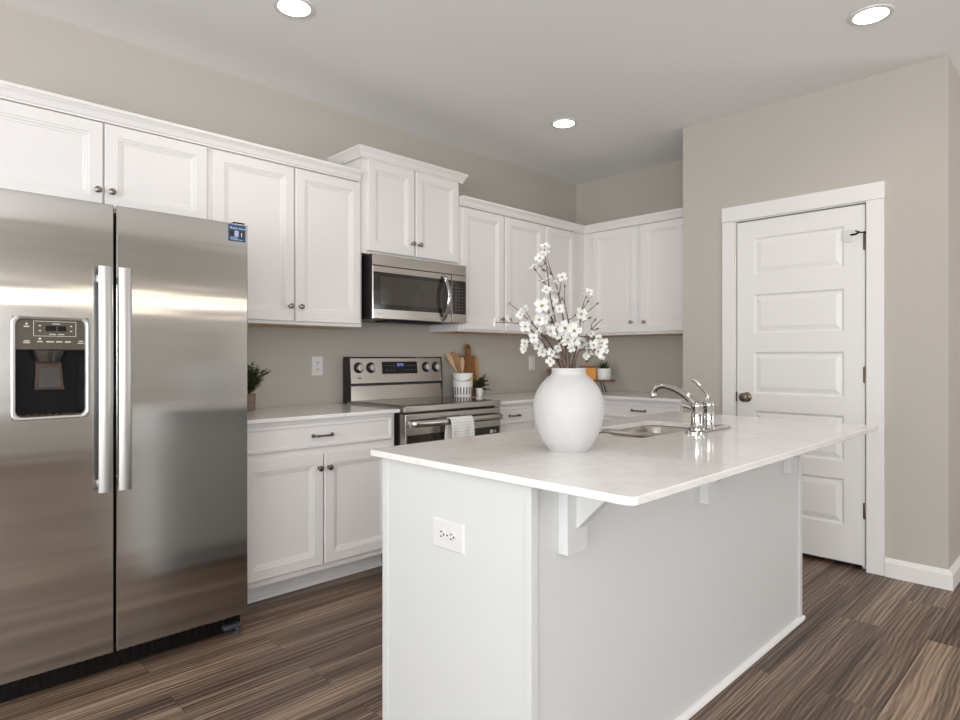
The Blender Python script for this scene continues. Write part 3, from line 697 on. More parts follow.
# towel over the oven door handle
b = nb(); x0, x1 = 2.408, 2.588; nx = 14
prof = [(RY - 0.028, 0.60), (RY - 0.030, 0.70), (RY - 0.034, 0.79), (RY - 0.042, 0.837), (RY - 0.054, 0.8435), (RY - 0.066, 0.841), (RY - 0.076, 0.827), (RY - 0.082, 0.79), (RY - 0.084, 0.70), (RY - 0.086, 0.55)]
pp = smooth_path([(0, y, z) for y, z in prof], 3)
rs = []
for i in range(nx + 1):
    u = i / nx; x = x0 + (x1 - x0) * u
    rs.append([(x + 0.004 * math.sin(9 * p.z), p.y - (0.004 + 0.004 * math.sin(u * 11 + 2)) * max(0, min(1, (0.84 - p.z) * 12)) * (1 if k > len(pp) / 2 else -0.4), p.z) for k, p in enumerate(pp)])
rings(b, rs, closed=False)
tw = obj('kitchen_towel', b, 'towel', None, True, loc=(2.536, RY - 0.055, 0.85))
md = tw.modifiers.new('thickness', 'SOLIDIFY'); md.thickness = 0.004; md.offset = 1
tag(tw, 'white checked kitchen towel draped over the oven door handle', 'towel')

# ------------------------------------------------------------------ island
IX0, IX1, IYB, IYF = 1.150, 3.048, 0.998, 1.600
t = thing('kitchen_island', (2.1, 1.3, 0), 'large white kitchen island with plain panels and overhang brackets', 'kitchen island')
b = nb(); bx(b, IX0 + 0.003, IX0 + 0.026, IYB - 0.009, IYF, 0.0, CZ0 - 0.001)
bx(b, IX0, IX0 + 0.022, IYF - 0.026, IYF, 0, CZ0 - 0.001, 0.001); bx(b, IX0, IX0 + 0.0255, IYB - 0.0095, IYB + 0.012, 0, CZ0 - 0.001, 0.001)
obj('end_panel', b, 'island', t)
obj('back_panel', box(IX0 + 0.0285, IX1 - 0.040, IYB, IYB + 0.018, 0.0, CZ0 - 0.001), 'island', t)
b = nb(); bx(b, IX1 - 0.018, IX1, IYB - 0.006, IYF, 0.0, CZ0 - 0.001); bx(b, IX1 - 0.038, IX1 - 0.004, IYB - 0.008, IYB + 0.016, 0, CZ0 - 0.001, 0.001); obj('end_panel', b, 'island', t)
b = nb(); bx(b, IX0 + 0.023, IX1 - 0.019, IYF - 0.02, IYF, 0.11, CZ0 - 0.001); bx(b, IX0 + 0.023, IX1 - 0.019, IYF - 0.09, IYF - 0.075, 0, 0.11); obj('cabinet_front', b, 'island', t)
QR = [(0, 0), (0.016, 0), (0.0155, 0.006), (0.012, 0.013), (0.007, 0.017), (0, 0.019)]
b = nb(); sweep(b, [(IX0 + 0.022, IYB - 0.0005), (IX1 - 0.003, IYB - 0.0095 + 0.009)], QR); obj('shoe_molding', b, 'trim', t)
b = nb(); bx(b, IX1 - 0.006, IX1 + 0.012, IYB - 0.017, IYB + 0.04, 0, 0.018, 0.004); obj('corner_block', b, 'trim', t)
for xc in (1.308, 2.090, 2.872):
    b = nb(); bx(b, xc - 0.043, xc + 0.043, IYB - 0.032, IYB - 0.0005, 0.695, CZ0 - 0.001, 0.001); k = obj('support_bracket', b, 'island', t)
    b = nb(); prism(b, [(IYB - 0.0325, 0.887), (IYB - 0.160, 0.887), (IYB - 0.160, 0.884), (IYB - 0.0325, 0.757)], lambda u, v, w_: (w_, u, v), xc - 0.007, xc + 0.028); obj('brace', b, 'island', k)
# worktop with sink cut-out
SX0, SX1, SY0, SY1 = 1.955, 2.570, 1.182, 1.485
b = nb()
outer = rrect(1.130, 3.074, 0.694, 1.652, 0.022, 5); hole = rrect(SX0, SX1, SY0, SY1, 0.060, 8)
def loop_(bm, pts, z):
    vv = [bm.verts.new((x, y, z)) for x, y in pts]; return vv, [bm.edges.new((vv[i], vv[(i + 1) % len(vv)])) for i in range(len(vv))]
for ring_top in (True, False):
    z = CZ1 if ring_top else CZ0
    ov, oe = loop_(b, [(x, y) for x, y in (rrect(1.1325, 3.0715, 0.6965, 1.6495, 0.020, 5))], z)
    hv, he = loop_(b, hole, z)
    bmesh.ops.triangle_fill(b, use_beauty=True, use_dissolve=False, edges=oe + he)
    mid = [b.verts.new((x, y, z - 0.0025 if ring_top else z + 0.0025)) for x, y in rrect(1.130, 3.074, 0.694, 1.652, 0.0225, 5)]
    n = len(ov)
    for i in range(n): b.faces.new((ov[i], ov[(i + 1) % n], mid[(i + 1) % n], mid[i]))
    if ring_top: T = (mid, hv)
    else:
        for A, B in zip(T, (mid, hv)):
            n = len(A)
            for i in range(n): b.faces.new((A[i], A[(i + 1) % n], B[(i + 1) % n], B[i]))
tag(obj('island_worktop', b, 'quartz'), 'large polished white quartz island worktop with the sink cut into it', 'worktop', 'quartz worktops')
# sink
t = thing('sink', (2.19, 1.31, CZ0), 'double bowl stainless sink set under the island worktop', 'sink')
b = nb()
for (x0, x1) in ((SX0 - 0.006, 2.168), (2.196, SX1 + 0.006)):
    z_ = [(0, 0.8868), (0.004, 0.878), (0.010, 0.82), (0.016, 0.74), (0.028, 0.715), (0.055, 0.705), (0.11, 0.702)]
    rs = [[(x, y, z) for x, y in rrect(x0 + i, x1 - i, SY0 - 0.006 + i, SY1 + 0.006 - i, max(0.02, 0.062 - i * 0.3), 7)] for i, z in z_]
    bb = nb(); rings(bb, rs, False, True); o = obj('bowl', bb, 'sink', t, True, normals=False)
    bb = nb(); lathe(bb, [(0.044, 0.0), (0.040, 0.003), (0.030, 0.001), (0.004, -0.002)], ((x0 + x1) / 2, 1.33, 0.7035), 24, cap0=False); obj('drain', bb, 'chrome', o, True)
bx(b, 2.166, 2.198, SY0 + 0.004, SY1 - 0.004, 0.866, 0.903, 0.006); bx(b, SX0 - 0.03, SX1 + 0.03, SY0 - 0.03, SY0 - 0.004, 0.880, 0.8875); bx(b, SX0 - 0.03, SX1 + 0.03, SY1 + 0.004, SY1 + 0.03, 0.880, 0.8875)
obj('rim', b, 'sink', t, True)
# faucet
t = thing('faucet', (2.41, 1.12, CZ1), 'chrome kitchen faucet with curved spout and lever behind the sink', 'faucet')
fyc = 1.122
b = nb(); rings(b, [[(x, y, CZ1 + z) for x, y in rrect(2.225 + i, 2.545 - i, fyc - 0.031 + i, fyc + 0.031 - i, 0.03 - i * 0.7, 6)] for i, z in ((0, 0), (0, 0.006), (0.004, 0.010), (0.012, 0.012))], True, True); obj('base_plate', b, 'chrome', t, True)
b = nb(); bxx = 2.282
lathe(b, [(0.031, 0.010), (0.031, 0.018), (0.024, 0.024), (0.0215, 0.030), (0.021, 0.095), (0.023, 0.100), (0.023, 0.108), (0.018, 0.116), (0.006, 0.120)], (bxx, fyc, CZ1), 24); obj('spout_base', b, 'chrome', t, True)
b = nb(); tube(b, smooth_path([(bxx, fyc + 0.004, 1.000), (bxx, fyc + 0.024, 1.032), (bxx, fyc + 0.075, 1.066), (bxx, fyc + 0.135, 1.084), (bxx, fyc + 0.168, 1.076), (bxx, fyc + 0.183, 1.060), (bxx, fyc + 0.188, 1.044)], 6), [0.0165 - 0.0045 * min(1, i / 20) for i in range(37)], 14)
lathe(b, [(0.0125, 0), (0.0145, 0.004), (0.0145, 0.018), (0.012, 0.022)], (bxx, fyc + 0.188, 1.034), 16); obj('spout', b, 'chrome', t, True)
b = nb(); tube(b, [(bxx, fyc + 0.012, 1.000), (bxx, fyc + 0.034, 1.006), (bxx, fyc + 0.056, 1.008)], [0.012, 0.009, 0.006], 12); obj('spray_tip', b, 'chrome', t, True)
hx = 2.378
b = nb(); lathe(b, [(0.027, 0.010), (0.026, 0.016), (0.022, 0.022), (0.022, 0.094), (0.0235, 0.097), (0.0235, 0.103), (0.021, 0.112), (0.014, 0.124), (0.009, 0.134), (0.003, 0.138)], (hx, fyc, CZ1), 24); obj('handle_post', b, 'chrome', t, True)
b = nb(); tube(b, smooth_path([(hx, fyc, 1.030), (hx, fyc + 0.006, 1.052), (hx, fyc + 0.030, 1.078), (hx, fyc + 0.066, 1.106)], 5), [0.0125 - 0.005 * i / 15 for i in range(16)], 12, flat=(1.0, 0.85)); obj('lever', b, 'chrome', t, True)

# ------------------------------------------------------------------ outlets and switch
def outlet(fn, u, v, horiz, label, switch=False, pw=0.0, big=1.0):
    c = Vector(fn(u, v, 0))
    t = thing('light_switch' if switch else 'power_outlet', c, label, 'switch' if switch else 'outlet')
    hw, hh = (0.060, 0.038) if horiz else (0.038, 0.060)
    hw *= big; hh *= big
    pl = obj('cover_plate', slab(nb(), lambda a, b_, w_: fn(a, b_, w_ + 0.006), u - hw, u + hw, v - hh, v + hh, 0.006, (), ((0, 0),), 0.003), 'plastic', t)
    f2 = lambda a, b_, w_: fn(a, b_, w_ + 0.006)
    if switch:
        obj('rocker', slab(nb(), lambda a, b_, w_: fn(a, b_, w_ + 0.009), u - 0.017, u + 0.017, v - 0.033, v + 0.033, 0.005, (), ((0, 0),), 0.002), 'plastic', t); return
    for s in (-1, 1):
        cu, cv = (u + s * 0.0205, v) if horiz else (u, v + s * 0.0205)
        b = nb(); ring0 = [(cu + 0.0165 * math.cos(a) * (0.86 if horiz else 1), cv + 0.0165 * math.sin(a) * (1 if horiz else 0.86)) for a in [2 * PI * i / 24 for i in range(24)]]
        rings(b, [[f2(a, c_, w_) for a, c_ in ring0] for w_ in (-0.002, 0.002)], True, True); r = obj('receptacle', b, 'plastic', t)
        b = nb()
        for (du, dv, a, c_) in ((-0.0065, 0.003, 0.0016, 0.0048), (0.0065, 0.003, 0.0016, 0.004), (0, -0.008, 0.0028, 0.0026)):
            if horiz: du, dv, a, c_ = dv, du, c_, a
            prism(b, [(cu + du - a, cv + dv - c_), (cu + du + a, cv + dv - c_), (cu + du + a, cv + dv + c_), (cu + du - a, cv + dv + c_)], f2, 0.001, 0.0024)
        obj('slots', b, 'slot', r)
    b = nb(); lathe(b, [(0.003, 0), (0.003, 0.0012)], f2(u, v, 0), 10, Vector(fn(u, v, 1)) - c); obj('screw', b, 'nickel', t)
outlet(fx(IX0 + 0.004), 1.2925, 0.705, True, 'horizontal white outlet on the island end panel', big=1.06)
outlet(fy(YW), 1.971, 1.144, False, 'white outlet on the wall left of the range')
outlet(fy(YW), 3.988, 1.150, False, 'white rocker switch on the wall behind the flowers', True)

# ------------------------------------------------------------------ vase with dogwood branches
VX, VY = 1.563, 1.19
px = 0.003123
prof = [(0.002, 0.003), (18.5, 0.0), (20.3, 0.8), (25.8, 9), (31.2, 20.5), (34.6, 32), (36.0, 43), (35.6, 53), (32.6, 63), (28.0, 71), (22.5, 77), (18.6, 80.5), (17.2, 83), (17.2, 86.0), (17.6, 87.6), (17.2, 88.0), (15.5, 87.0), (15.0, 83), (17, 79), (26, 70), (33, 55), (33, 42), (28, 20), (17, 4), (0.002, 3)]
prof = [(r * px * 0.975, z * px * 0.935) for r, z in prof]
sp = smooth_path([(r, 0, z) for r, z in prof], 4)
b = nb(); lathe(b, [(max(0.0005, p.x), max(p.z, 0.0)) for p in sp], (VX, VY, CZ1), 56, cap0=False, cap1=False)
bmesh.ops.remove_doubles(b, verts=b.verts, dist=1e-5)
vase = obj('vase', b, 'vase', None, True, loc=(VX, VY, CZ1))
tag(vase, 'big rounded chalk white vase standing on the island worktop', 'vase')
RT = Vector((0.7118, -0.7024, 0)); FW = Vector((0.7024, 0.7118, 0))
def at(x, y, dep=0.0):
    return Vector((VX, VY, 0)) + RT * ((x - 568.5) * px) + FW * dep + Vector((0, 0, 1.2 - (y + 2.3 - 356.8) * px))
# one blossom of each of three shapes, shared by the copies
def petal_mesh(cup, seed):
    rnd = random.Random(seed); b = nb()
    for k in range(4):
        a = PI / 2 * k + rnd.uniform(-0.12, 0.12); L_ = rnd.uniform(0.92, 1.05); W = rnd.uniform(0.74, 0.88)
        ca, sa = math.cos(a), math.sin(a); grid = []
        for i in range(7):
            r = 0.06 + 0.94 * i / 6; hw = W * (0.12 + 0.43 * math.sin(PI * min(1, (r * 0.80)) ** 0.9))
            row = []
            for j in range(5):
                s = (j - 2) / 2
                rr = r * L_ - (0.10 * (1 - abs(s)) if i == 6 else 0) * 0.9
                zz = cup * r * r + 0.10 * s * s - 0.05 * r
                row.append(b.verts.new((rr * ca - s * hw * sa, rr * sa + s * hw * ca, zz)))
            grid.append(row)
        for i in range(6):
            for j in range(4): b.faces.new((grid[i][j], grid[i][j + 1], grid[i + 1][j + 1], grid[i + 1][j]))
    me = bpy.data.meshes.new('petals'); b.to_mesh(me); b.free(); me.materials.append(M['petal'])
    for p in me.polygons: p.use_smooth = True
    return me
PET = [petal_mesh(0.15, 1), petal_mesh(0.32, 2), petal_mesh(0.62, 3)]
b = nb()
for i in range(9):
    a = 2.4 * i; r = 0.035 * i ** 0.6
    bmesh.ops.create_icosphere(b, subdivisions=1, radius=0.085, matrix=Matrix.Translation((r * 1.3 * math.cos(a), r * 1.3 * math.sin(a), 0.06)))
CEN = bpy.data.meshes.new('flower_centre'); b.to_mesh(CEN); b.free(); CEN.materials.append(M['pollen'])
def blossom(br, p, size, face, kind):
    o = bpy.data.objects.new('blossom', PET[kind]); link(o, br)
    o.location = p - WL[br.name]; o.scale = (size,) * 3
    q = Vector((0, 0, 1)).rotation_difference(face.normalized()); o.rotation_mode = 'QUATERNION'
    from mathutils import Quaternion
    o.rotation_quaternion = q @ Quaternion((0, 0, 1), random.uniform(0, 1.57))
    c = bpy.data.objects.new('flower_centre', CEN); link(c, o)
TOCAM = -FW
def branch(label, main, twigs, flowers, dep, r0=0.0030):
    """main/twigs in photo-scale coordinates around the vase, dep = how far the tip leans towards (-) or away from (+) the camera"""
    n = len(main); y0_, y1_ = main[0][1], min(p[1] for p in main)
    def D(x, y): return dep * max(0, min(1.3, math.hypot(x - main[0][0], y - main[0][1]) / 75.0))
    foot = at(568.5 + (main[0][0] - 568.5) * 0.45, 398, -0.3 * dep * 0.2)
    pts = [foot, at(main[0][0], main[0][1] + 3, 0.02 * (1 if dep > 0 else -1))] + [at(x, y, D(x, y)) for x, y in main[1:]]
    sp_ = smooth_path(pts, 5)
    b = nb(); tube(b, sp_, [r0 * (1 - 0.62 * i / (len(sp_) - 1)) for i in range(len(sp_))], 7)
    for tw_ in twigs:
        tp = smooth_path([at(x, y, D(x, y)) for x, y in tw_], 4)
        tube(b, tp, [0.0016 * (1 - 0.35 * i / (len(tp) - 1)) for i in range(len(tp))], 6)
        lathe(b, [(0.0012, 0), (0.0030, 0.004), (0.0022, 0.009), (0.0004, 0.012)], tp[-1], 7, tp[-1] - tp[-2])
    br = obj('dogwood_branch', b, 'stem', None, True, loc=pts[1])
    tag(br, label, 'branch', 'flowering branches in the white vase')
    for (x, y, s) in flowers:
        p = at(x, y, D(x, y) - random.uniform(0.0, 0.022))
        out = (RT * ((x - 568) / 60.0) + Vector((0, 0, (330 - y) / 80.0)))
        f = TOCAM * random.choice((0.25, 0.7, 1.1)) + out * random.uniform(0.4, 0.9) + Vector((random.uniform(-.35, .35), random.uniform(-.35, .35), random.uniform(-.25, .35)))
        if s < 0: f = -TOCAM * 0.3 + out + Vector((0, 0, 0.3)); s = -s
        # a short stalk joins the flower to the branch
        q_ = min(sp_, key=lambda v: (v - p).length)
        blossom(br, p, s * px * 0.88, f, random.choice([0, 0, 1, 1, 2]))
        if (q_ - p).length > 0.004:
            bb = nb(); tube(bb, [q_, (q_ + p) / 2 + Vector((0, 0, -0.003)), p], 0.0010, 5)
            obj('stalk', bb, 'stem', br, True)
branch('tallest upright white flowering branch in the vase', [(563, 367), (557, 330), (549.5, 297), (545.5, 268), (543, 249)], [[(549, 290), (542, 280), (535, 270.5)], [(545, 270), (541, 268), (538, 264)], [(548, 285), (543, 282), (541, 281)]],
       [(543, 247, 6.5), (542, 255, 5), (533, 267, 7.5), (538, 259, 6), (542, 281, 5.5), (545, 289, 6)], -0.03)
branch('upright branch with bare forked tip beside the tallest one', [(567, 367), (566, 330), (560.5, 290), (554, 268), (549, 253)], [[(554, 270), (551, 264), (548, 259)], [(555, 270), (551, 268), (547, 266)], [(561, 292), (563, 281), (564, 275)]],
       [(550, 247, 3), (552, 274, 5), (564, 273, 6.5), (557, 279, 5)], 0.05)
branch('thin twiggy branch right of the upright pair in the vase', [(570, 367), (571, 330), (567.5, 303), (565, 294)], [[(567.5, 303), (567, 296), (567.5, 283)], [(568, 319), (572, 316), (576, 313)], [(565, 294), (561, 299), (557, 303)]],
       [(556, 288, 5), (553, 298, 6.5)], 0.06)
branch('low branch reaching farthest left out of the vase', [(561, 367), (546, 345), (530, 328), (517, 322), (496, 321)], [[(530, 328), (528, 324), (524, 322)]],
       [(509.5, 317.5, 8), (496, 321, 6), (524, 325, 7), (538, 331, 7), (519, 314, 5)], -0.05)
branch('left branch sloping up to a single end flower', [(563, 367), (550, 341), (532, 320), (522, 310), (513, 302)], [[(534, 321), (530, 314), (526, 307)]],
       [(510, 300, -6), (522, 310, 6), (526, 306, 5), (529, 320, 5.5), (540, 340, 6)], 0.04)
branch('bushy front branch crowded with the largest white flowers', [(566, 367), (558, 338), (549, 318), (543, 308)], [[(552, 322), (547, 312), (545, 307)]],
       [(539, 306, 9), (536.5, 319, 7), (542, 318, 7), (549.5, 315, 9), (556, 309, 6), (548, 330, 7.5), (555, 333, 7), (532, 336, 6)], -0.09)
branch('short centre branch with big flowers just above the rim', [(569, 367), (567, 346), (566, 333), (568, 324)], [],
       [(563, 326.5, 9), (571.5, 329.5, 9), (566, 338, 8.5), (573, 338, 7), (556, 326, 6.5), (579, 336, 6.5), (561, 341, 6), (570, 346, 5)], -0.07)
branch('right branch topped by two flowers', [(572, 367), (577, 343), (581, 318), (583, 306), (586, 296)], [[(584, 314), (590, 308), (597, 302)], [(583, 320), (587, 317), (589, 316)], [(583, 306), (586, 303), (588, 300)]],
       [(586.5, 294, -7), (581, 312, 8.5), (589, 290, 5), (576, 322, 5)], 0.02)
branch('right branch ending in a bare bud', [(574, 367), (582, 342), (592, 328), (605, 316)], [[(593, 327), (594, 321), (596.5, 318)], [(594, 326), (596, 327), (598, 326.5)]],
       [(583, 340, 6.5), (577, 345, 5), (592, 331, 4.5)], 0.06)
branch('drooping right branch with cluster of hanging white flowers', [(573, 367), (577, 352), (582, 347.5), (592, 347.5), (601, 344)], [[(601, 344), (595, 351), (588, 358)]],
       [(592, 343, 7), (596, 349.5, 7), (600, 341, 7), (588, 350, 6.5), (597, 354, 6.5), (602, 347, 6.5), (585, 353.5, 5), (597, 336, 5)], -0.03)
branch('drooping left branch hanging just above the vase shoulder', [(562, 367), (553, 350), (541, 343), (530, 341), (525, 343)], [],
       [(525, 341, 6), (524, 347, 5), (539, 344, 7.5), (536, 338, 7), (542, 350, 6), (532, 330, 6)], 0.03)
branch('short left stem with small flowers against the rim', [(565, 367), (559, 357), (553, 354)], [],
       [(549.5, 359, 6), (555, 353, 6), (551, 350, 6), (557, 346, 5.5)], -0.04)

# ------------------------------------------------------------------ utensil crock, spoons, boards, plants
KX, KY = 3.072, 3.292
t = thing('utensil_crock', (KX, KY, CZ1), 'white ribbed crock with slotted base and wire handle right of the range', 'crock')
b = nb(); N_ = 48
def crock_ring(r, z, wob): return [(KX + (r + wob * (1 if i % 4 < 2 else -1)) * math.cos(2 * PI * i / N_), KY + (r + wob * (1 if i % 4 < 2 else -1)) * math.sin(2 * PI * i / N_), CZ1 + z) for i in range(N_)]
rings(b, [crock_ring(*a) for a in ((0.056, 0, 0), (0.060, 0.003, 0), (0.066, 0.02, 0), (0.070, 0.05, 0), (0.0715, 0.078, 0), (0.0715, 0.081, 0.0008), (0.0725, 0.162, 0.0008), (0.0725, 0.166, 0), (0.0735, 0.172, 0), (0.072, 0.175, 0), (0.068, 0.172, 0), (0.066, 0.08, 0), (0.060, 0.01, 0))], True, True)
obj('body', b, 'ceramic', t, True)
b = nb()
for i in range(20):
    a = 2 * PI * i / 20; ca, sa = math.cos(a), math.sin(a)
    rs = [[(KX + ca * r - sa * h, KY + sa * r + ca * h, CZ1 + z) for h in (-0.0036, 0.0036)] for r, z in ((0.0668, 0.022), (0.0708, 0.052), (0.0722, 0.076))]
    R_ = [[b.verts.new(p) for p in q] for q in rs]
    for A, B in zip(R_, R_[1:]): b.faces.new((A[0], A[1], B[1], B[0]))
o = obj('slots', b, 'slot', t)
o.modifiers.new('thickness', 'SOLIDIFY').thickness = 0.0015
b = nb(); ap = []
for i in range(13):
    a = -PI * 0.98 * i / 12
    ap.append(Vector((KX, KY, 0)) + (RT * math.cos(a) * 0.078 + FW * (math.sin(a) * 0.078)) + Vector((0, 0, CZ1 + 0.158 - 0.040 * math.sin(PI * i / 12) ** 1.0 + 0.0)))
tube(b, ap, 0.0016, 6); hb = obj('bail_handle', b, 'slot', t, True)
b = nb(); tube(b, [ap[1] - FW * 0.004, ap[2] - FW * 0.004, ap[3] - FW * 0.004, ap[4] - FW * 0.004], [0.005, 0.008, 0.008, 0.005], 10); obj('wooden_grip', b, 'spoon', hb, True)
def spoon(label, lean, top, w_, m, dep=0.0, bowl=True):
    """foot inside the crock; lean = sideways offset of the head (m), top = its height"""
    foot = Vector((KX, KY, CZ1 + 0.02)) - RT * lean * 0.35 - FW * dep * 0.3
    head = Vector((KX, KY, top)) + RT * lean + FW * dep
    ax = (head - foot).normalized(); side = ax.cross(FW).normalized(); th = side.cross(ax).normalized()
    L_ = (head - foot).length; b = nb(); rs = []
    for s, hw, tk in ((0, .0045, .0045), (.3, .005, .0045), (.55, .0055, .0045), (.66, .008, .004), (.74, w_ * .8, .0035), (.82, w_, .0035), (.90, w_ * .98, .0032), (.96, w_ * .72, .003), (1.0, w_ * .3, .002)):
        c = foot + ax * (L_ * s) + th * ((0.006 * math.sin(PI * max(0, (s - .66) / .34))) if bowl else 0)
        rs.append([c + side * (hw * math.cos(2 * PI * k / 10)) + th * (tk * math.sin(2 * PI * k / 10)) for k in range(10)])
    rings(b, rs, True, True)
    o = obj('wooden_spoon' if bowl else 'wooden_spatula', b, m, None, True, loc=foot)
    tag(o, label, 'utensil', 'wooden utensils in the crock')
spoon('pale wooden spoon leaning farthest left in the white crock', -0.112, 1.232, 0.019, 'spoon', -0.01)
spoon('dark wooden spatula just right of the leftmost spoon in crock', -0.078, 1.236, 0.022, 'spoon_dark', 0.03, False)
spoon('brown wooden spoon second from the right in the crock', -0.040, 1.222, 0.018, 'spoon_dark', 0.012)
spoon('slim pale spatula standing almost upright in the crock', -0.002, 1.198, 0.016, 'spoon', -0.02, False)
def board(name, label, xc, w_, h, hw, hh, y_bot, lean, m, thick=0.016):
    b = nb(); out = [(x + xc, z) for x, z in rrect(-w_ / 2, w_ / 2, 0, h, 0.014, 4)]
    fn = lambda u, v, wv: (u, y_bot + v * lean - wv, CZ1 + v)
    prism(b, out, fn, 0, thick)
    o = obj(name, b, m, None, False, loc=(xc, y_bot, CZ1))
    if hh:
        b = nb(); prism(b, [(x + xc, z) for x, z in rrect(-hw / 2, hw / 2, h - 0.004, h + hh, hw * 0.45, 5)], fn, 0.001, thick - 0.001)
        hd = obj('handle', b, m, o)
        b = nb(); c = Vector(fn(xc, h + hh * 0.72, thick + 0.0)); lathe(b, [(hw * 0.2, -0.001), (hw * 0.2, 0.0006)], c, 14, (0, -1, 0)); obj('hanging_hole', b, 'slot', hd)
    tag(o, label, 'cutting board')
board('cutting_board', 'tall dark wooden cutting board with handle leaning behind the crock', 3.205, 0.130, 0.30, 0.048, 0.088, 3.352, 0.10, 'acacia')
board('cutting_board', 'lighter oak cutting board leaning on the wall behind the small potted plant', 3.243, 0.150, 0.302, 0.0, 0.0, 3.376, 0.09, 'oak')

def leaf(bm, p, d, L_, W, up=Vector((0, 0, 1)), droop=0.25):
    d = d.normalized(); s = d.cross(up)
    if s.length < 1e-3: s = Vector((1, 0, 0))
    s.normalize(); n_ = s.cross(d); R_ = []
    for t_, hw in ((0, .12), (.25, .8), (.5, 1), (.78, .62), (1, .05)):
        c = p + d * (L_ * t_) - n_ * (droop * L_ * t_ * t_) * 0.6
        R_.append([bm.verts.new(c - s * (W * hw) + n_ * W * hw * 0.25), bm.verts.new(c), bm.verts.new(c + s * (W * hw) + n_ * W * hw * 0.25)])
    for A, B in zip(R_, R_[1:]):
        for j in range(2): bm.faces.new((A[j], A[j + 1], B[j + 1], B[j]))
def leafy(t, c, stems, seed, mleaf, ln, wd, step):
    rnd = random.Random(seed)
    sb = nb(); lb = nb()
    for (dx, dd, dz) in stems:
        tip = c + RT * dx + FW * dd + Vector((0, 0, dz))
        path = smooth_path([c, c + (tip - c) * 0.5 + Vector((0, 0, dz * 0.12)), tip], 6)
        tube(sb, path, 0.0012, 5)
        for k, p in enumerate(path[2:]):
            for q in range(step):
                a = rnd.uniform(0, 2 * PI); v = RT * math.cos(a) + FW * math.sin(a) + Vector((0, 0, rnd.uniform(-.1, .8)))
                leaf(lb, p, v, ln * rnd.uniform(.75, 1.2), wd * rnd.uniform(.8, 1.15))
        leaf(lb, path[-1], path[-1] - path[-2], ln, wd)
    obj('stems', sb, 'stem', t, True); o = obj('foliage', lb, mleaf, t, True, normals=False); o['kind'] = 'stuff'
c0 = Vector((1.473, 3.27, CZ1))
t = thing('potted_plant', c0, 'leafy green sprig plant in brown pot next to the refrigerator', 'plant')
b = nb(); lathe(b, [(0.031, 0), (0.033, 0.002), (0.036, 0.088), (0.036, 0.092), (0.032, 0.092), (0.030, 0.080)], c0, 24, cap1=False); obj('pot', b, 'pot_brown', t, True)
b = nb(); lathe(b, [(0.031, 0.080), (0.002, 0.084)], c0, 20, cap0=False); obj('soil', b, 'soil', t)
leafy(t, c0 + Vector((0, 0, .085)), [(-.01, 0, .15), (.035, .02, .145), (.085, .0, .13), (.06, -.02, .095), (-.045, .01, .13), (.03, -.035, .12), (.055, .02, .07), (.0, .04, .11), (.10, .01, .125), (.035, 0.0, .055), (.02, .0, .16), (.05, -.02, .12), (.045, .03, .09), (.01, -.03, .14)], 3, 'leaf_light', 0.028, 0.0095, 3)
c1 = Vector((3.225, 3.275, CZ1))
t = thing('potted_plant', c1, 'small bushy herb plant in white pot beside the utensil crock', 'plant')
b = nb(); lathe(b, [(0.020, 0), (0.022, 0.002), (0.029, 0.058), (0.029, 0.062), (0.025, 0.062), (0.024, 0.052)], c1, 24, cap1=False); obj('pot', b, 'ceramic', t, True)
b = nb(); lathe(b, [(0.0245, 0.052), (0.002, 0.055)], c1, 20, cap0=False); obj('soil', b, 'soil', t)
leafy(t, c1 + Vector((0, 0, .055)), [(-.03, -.01, .05), (.0, .01, .06), (.03, -.01, .075), (.055, .0, .03), (.07, -.02, -.005), (-.045, .0, .025), (.02, -.03, .04), (-.015, -.03, .045), (.035, .02, .09), (.05, .01, .06), (-.02, .03, .05), (.01, -.02, .07), (-.01, -.04, .03), (.03, .03, .05)], 5, 'leaf', 0.024, 0.0105, 3)
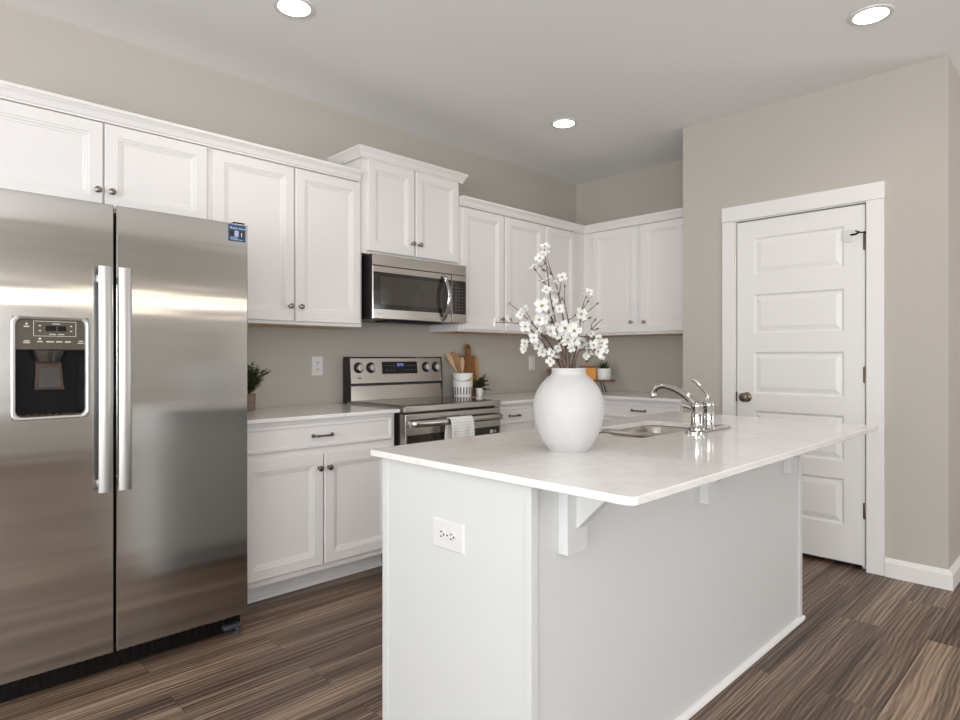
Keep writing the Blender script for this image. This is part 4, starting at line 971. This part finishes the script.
# corner: wooden riser with orange canister, bowl and potted succulent
rc = Vector((4.215, 3.02, CZ1)); u_ = RT; v_ = FW
t = thing('wooden_riser', rc, 'dark wooden riser stand with black iron legs in the worktop corner', 'stand')
def obox(bm, c, hu, hv, z0, z1, r=0.0):
    t_ = bx(nb(), -hu, hu, -hv, hv, z0, z1, r)
    for v in t_.verts: v.co = Vector((c.x, c.y, 0)) + u_ * v.co.x + v_ * v.co.y + Vector((0, 0, v.co.z))
    me = bpy.data.meshes.new('t'); t_.to_mesh(me); t_.free(); bm.from_mesh(me); bpy.data.meshes.remove(me)
    return bm
RZ = 1.012
b = nb(); obox(b, rc - u_ * 0.06, 0.275, 0.085, RZ - 0.016, RZ, 0.003); obj('top', b, 'riser', t)
for su in (-0.31, 0.115):
    for sv in (-0.06, 0.06):
        f0 = rc + u_ * (su + 0.0) + v_ * sv; b = nb()
        tube(b, [Vector((f0.x, f0.y, RZ - 0.015)), Vector((f0.x, f0.y, CZ1 + 0.06)) + u_ * (0.012 if su > 0 else -0.012), Vector((f0.x, f0.y, CZ1 + 0.0045)) + u_ * (0.03 if su > 0 else -0.03)], 0.0045, 8); obj('leg', b, 'black', t, True)
oc = rc - u_ * 0.0 + v_ * 0.0
t = thing('canister', Vector((oc.x, oc.y, RZ)), 'square orange canister on the wooden riser next to the succulent', 'canister')
b = nb(); obox(b, oc + u_ * 0.008, 0.056, 0.05, RZ, RZ + 0.098, 0.004); obj('body', b, 'orange', t)
b = nb(); obox(b, oc + u_ * 0.008, 0.058, 0.052, RZ + 0.0985, RZ + 0.112, 0.004); obj('lid', b, 'orange_dark', t)
bc = rc - u_ * 0.295
t = obj('wooden_bowl', lathe(nb(), [(0.035, 0), (0.04, 0.003), (0.056, 0.04), (0.060, 0.085), (0.057, 0.088), (0.050, 0.05), (0.03, 0.012), (0.002, 0.01)], (bc.x + 0.02, bc.y - 0.02, RZ), 28, cap1=False), 'spoon_dark', None, True, loc=(bc.x, bc.y, RZ))
tag(t, 'brown wooden bowl half hidden behind the vase, on the riser', 'bowl')
sc_ = rc + u_ * 0.136
t = thing('potted_succulent', Vector((sc_.x, sc_.y, RZ)), 'dark spiky succulent in white pot on the riser end', 'plant')
b = nb(); lathe(b, [(0.050, 0), (0.055, 0.004), (0.0605, 0.03), (0.0625, 0.092), (0.058, 0.093), (0.056, 0.078)], (sc_.x, sc_.y, RZ), 30, cap1=False); obj('pot', b, 'ceramic', t, True)
b = nb(); lathe(b, [(0.057, 0.078), (0.002, 0.083)], (sc_.x, sc_.y, RZ), 20, cap0=False); obj('soil', b, 'soil', t)
rnd = random.Random(8); b = nb()
for i in range(22):
    a = 2.399 * i; el = 0.35 + 1.1 * (i / 22); d_ = Vector((math.cos(a) * math.cos(el), math.sin(a) * math.cos(el), math.sin(el)))
    p0 = Vector((sc_.x, sc_.y, RZ + 0.08)); L_ = rnd.uniform(0.065, 0.095)
    tube(b, [p0, p0 + d_ * L_ * 0.45 + Vector((0, 0, -0.004)), p0 + d_ * L_ + Vector((0, 0, 0.008))], [0.006, 0.0065, 0.0008], 6, flat=(1.2, 0.6))
obj('spiky_leaves', b, 'succulent', t, True)
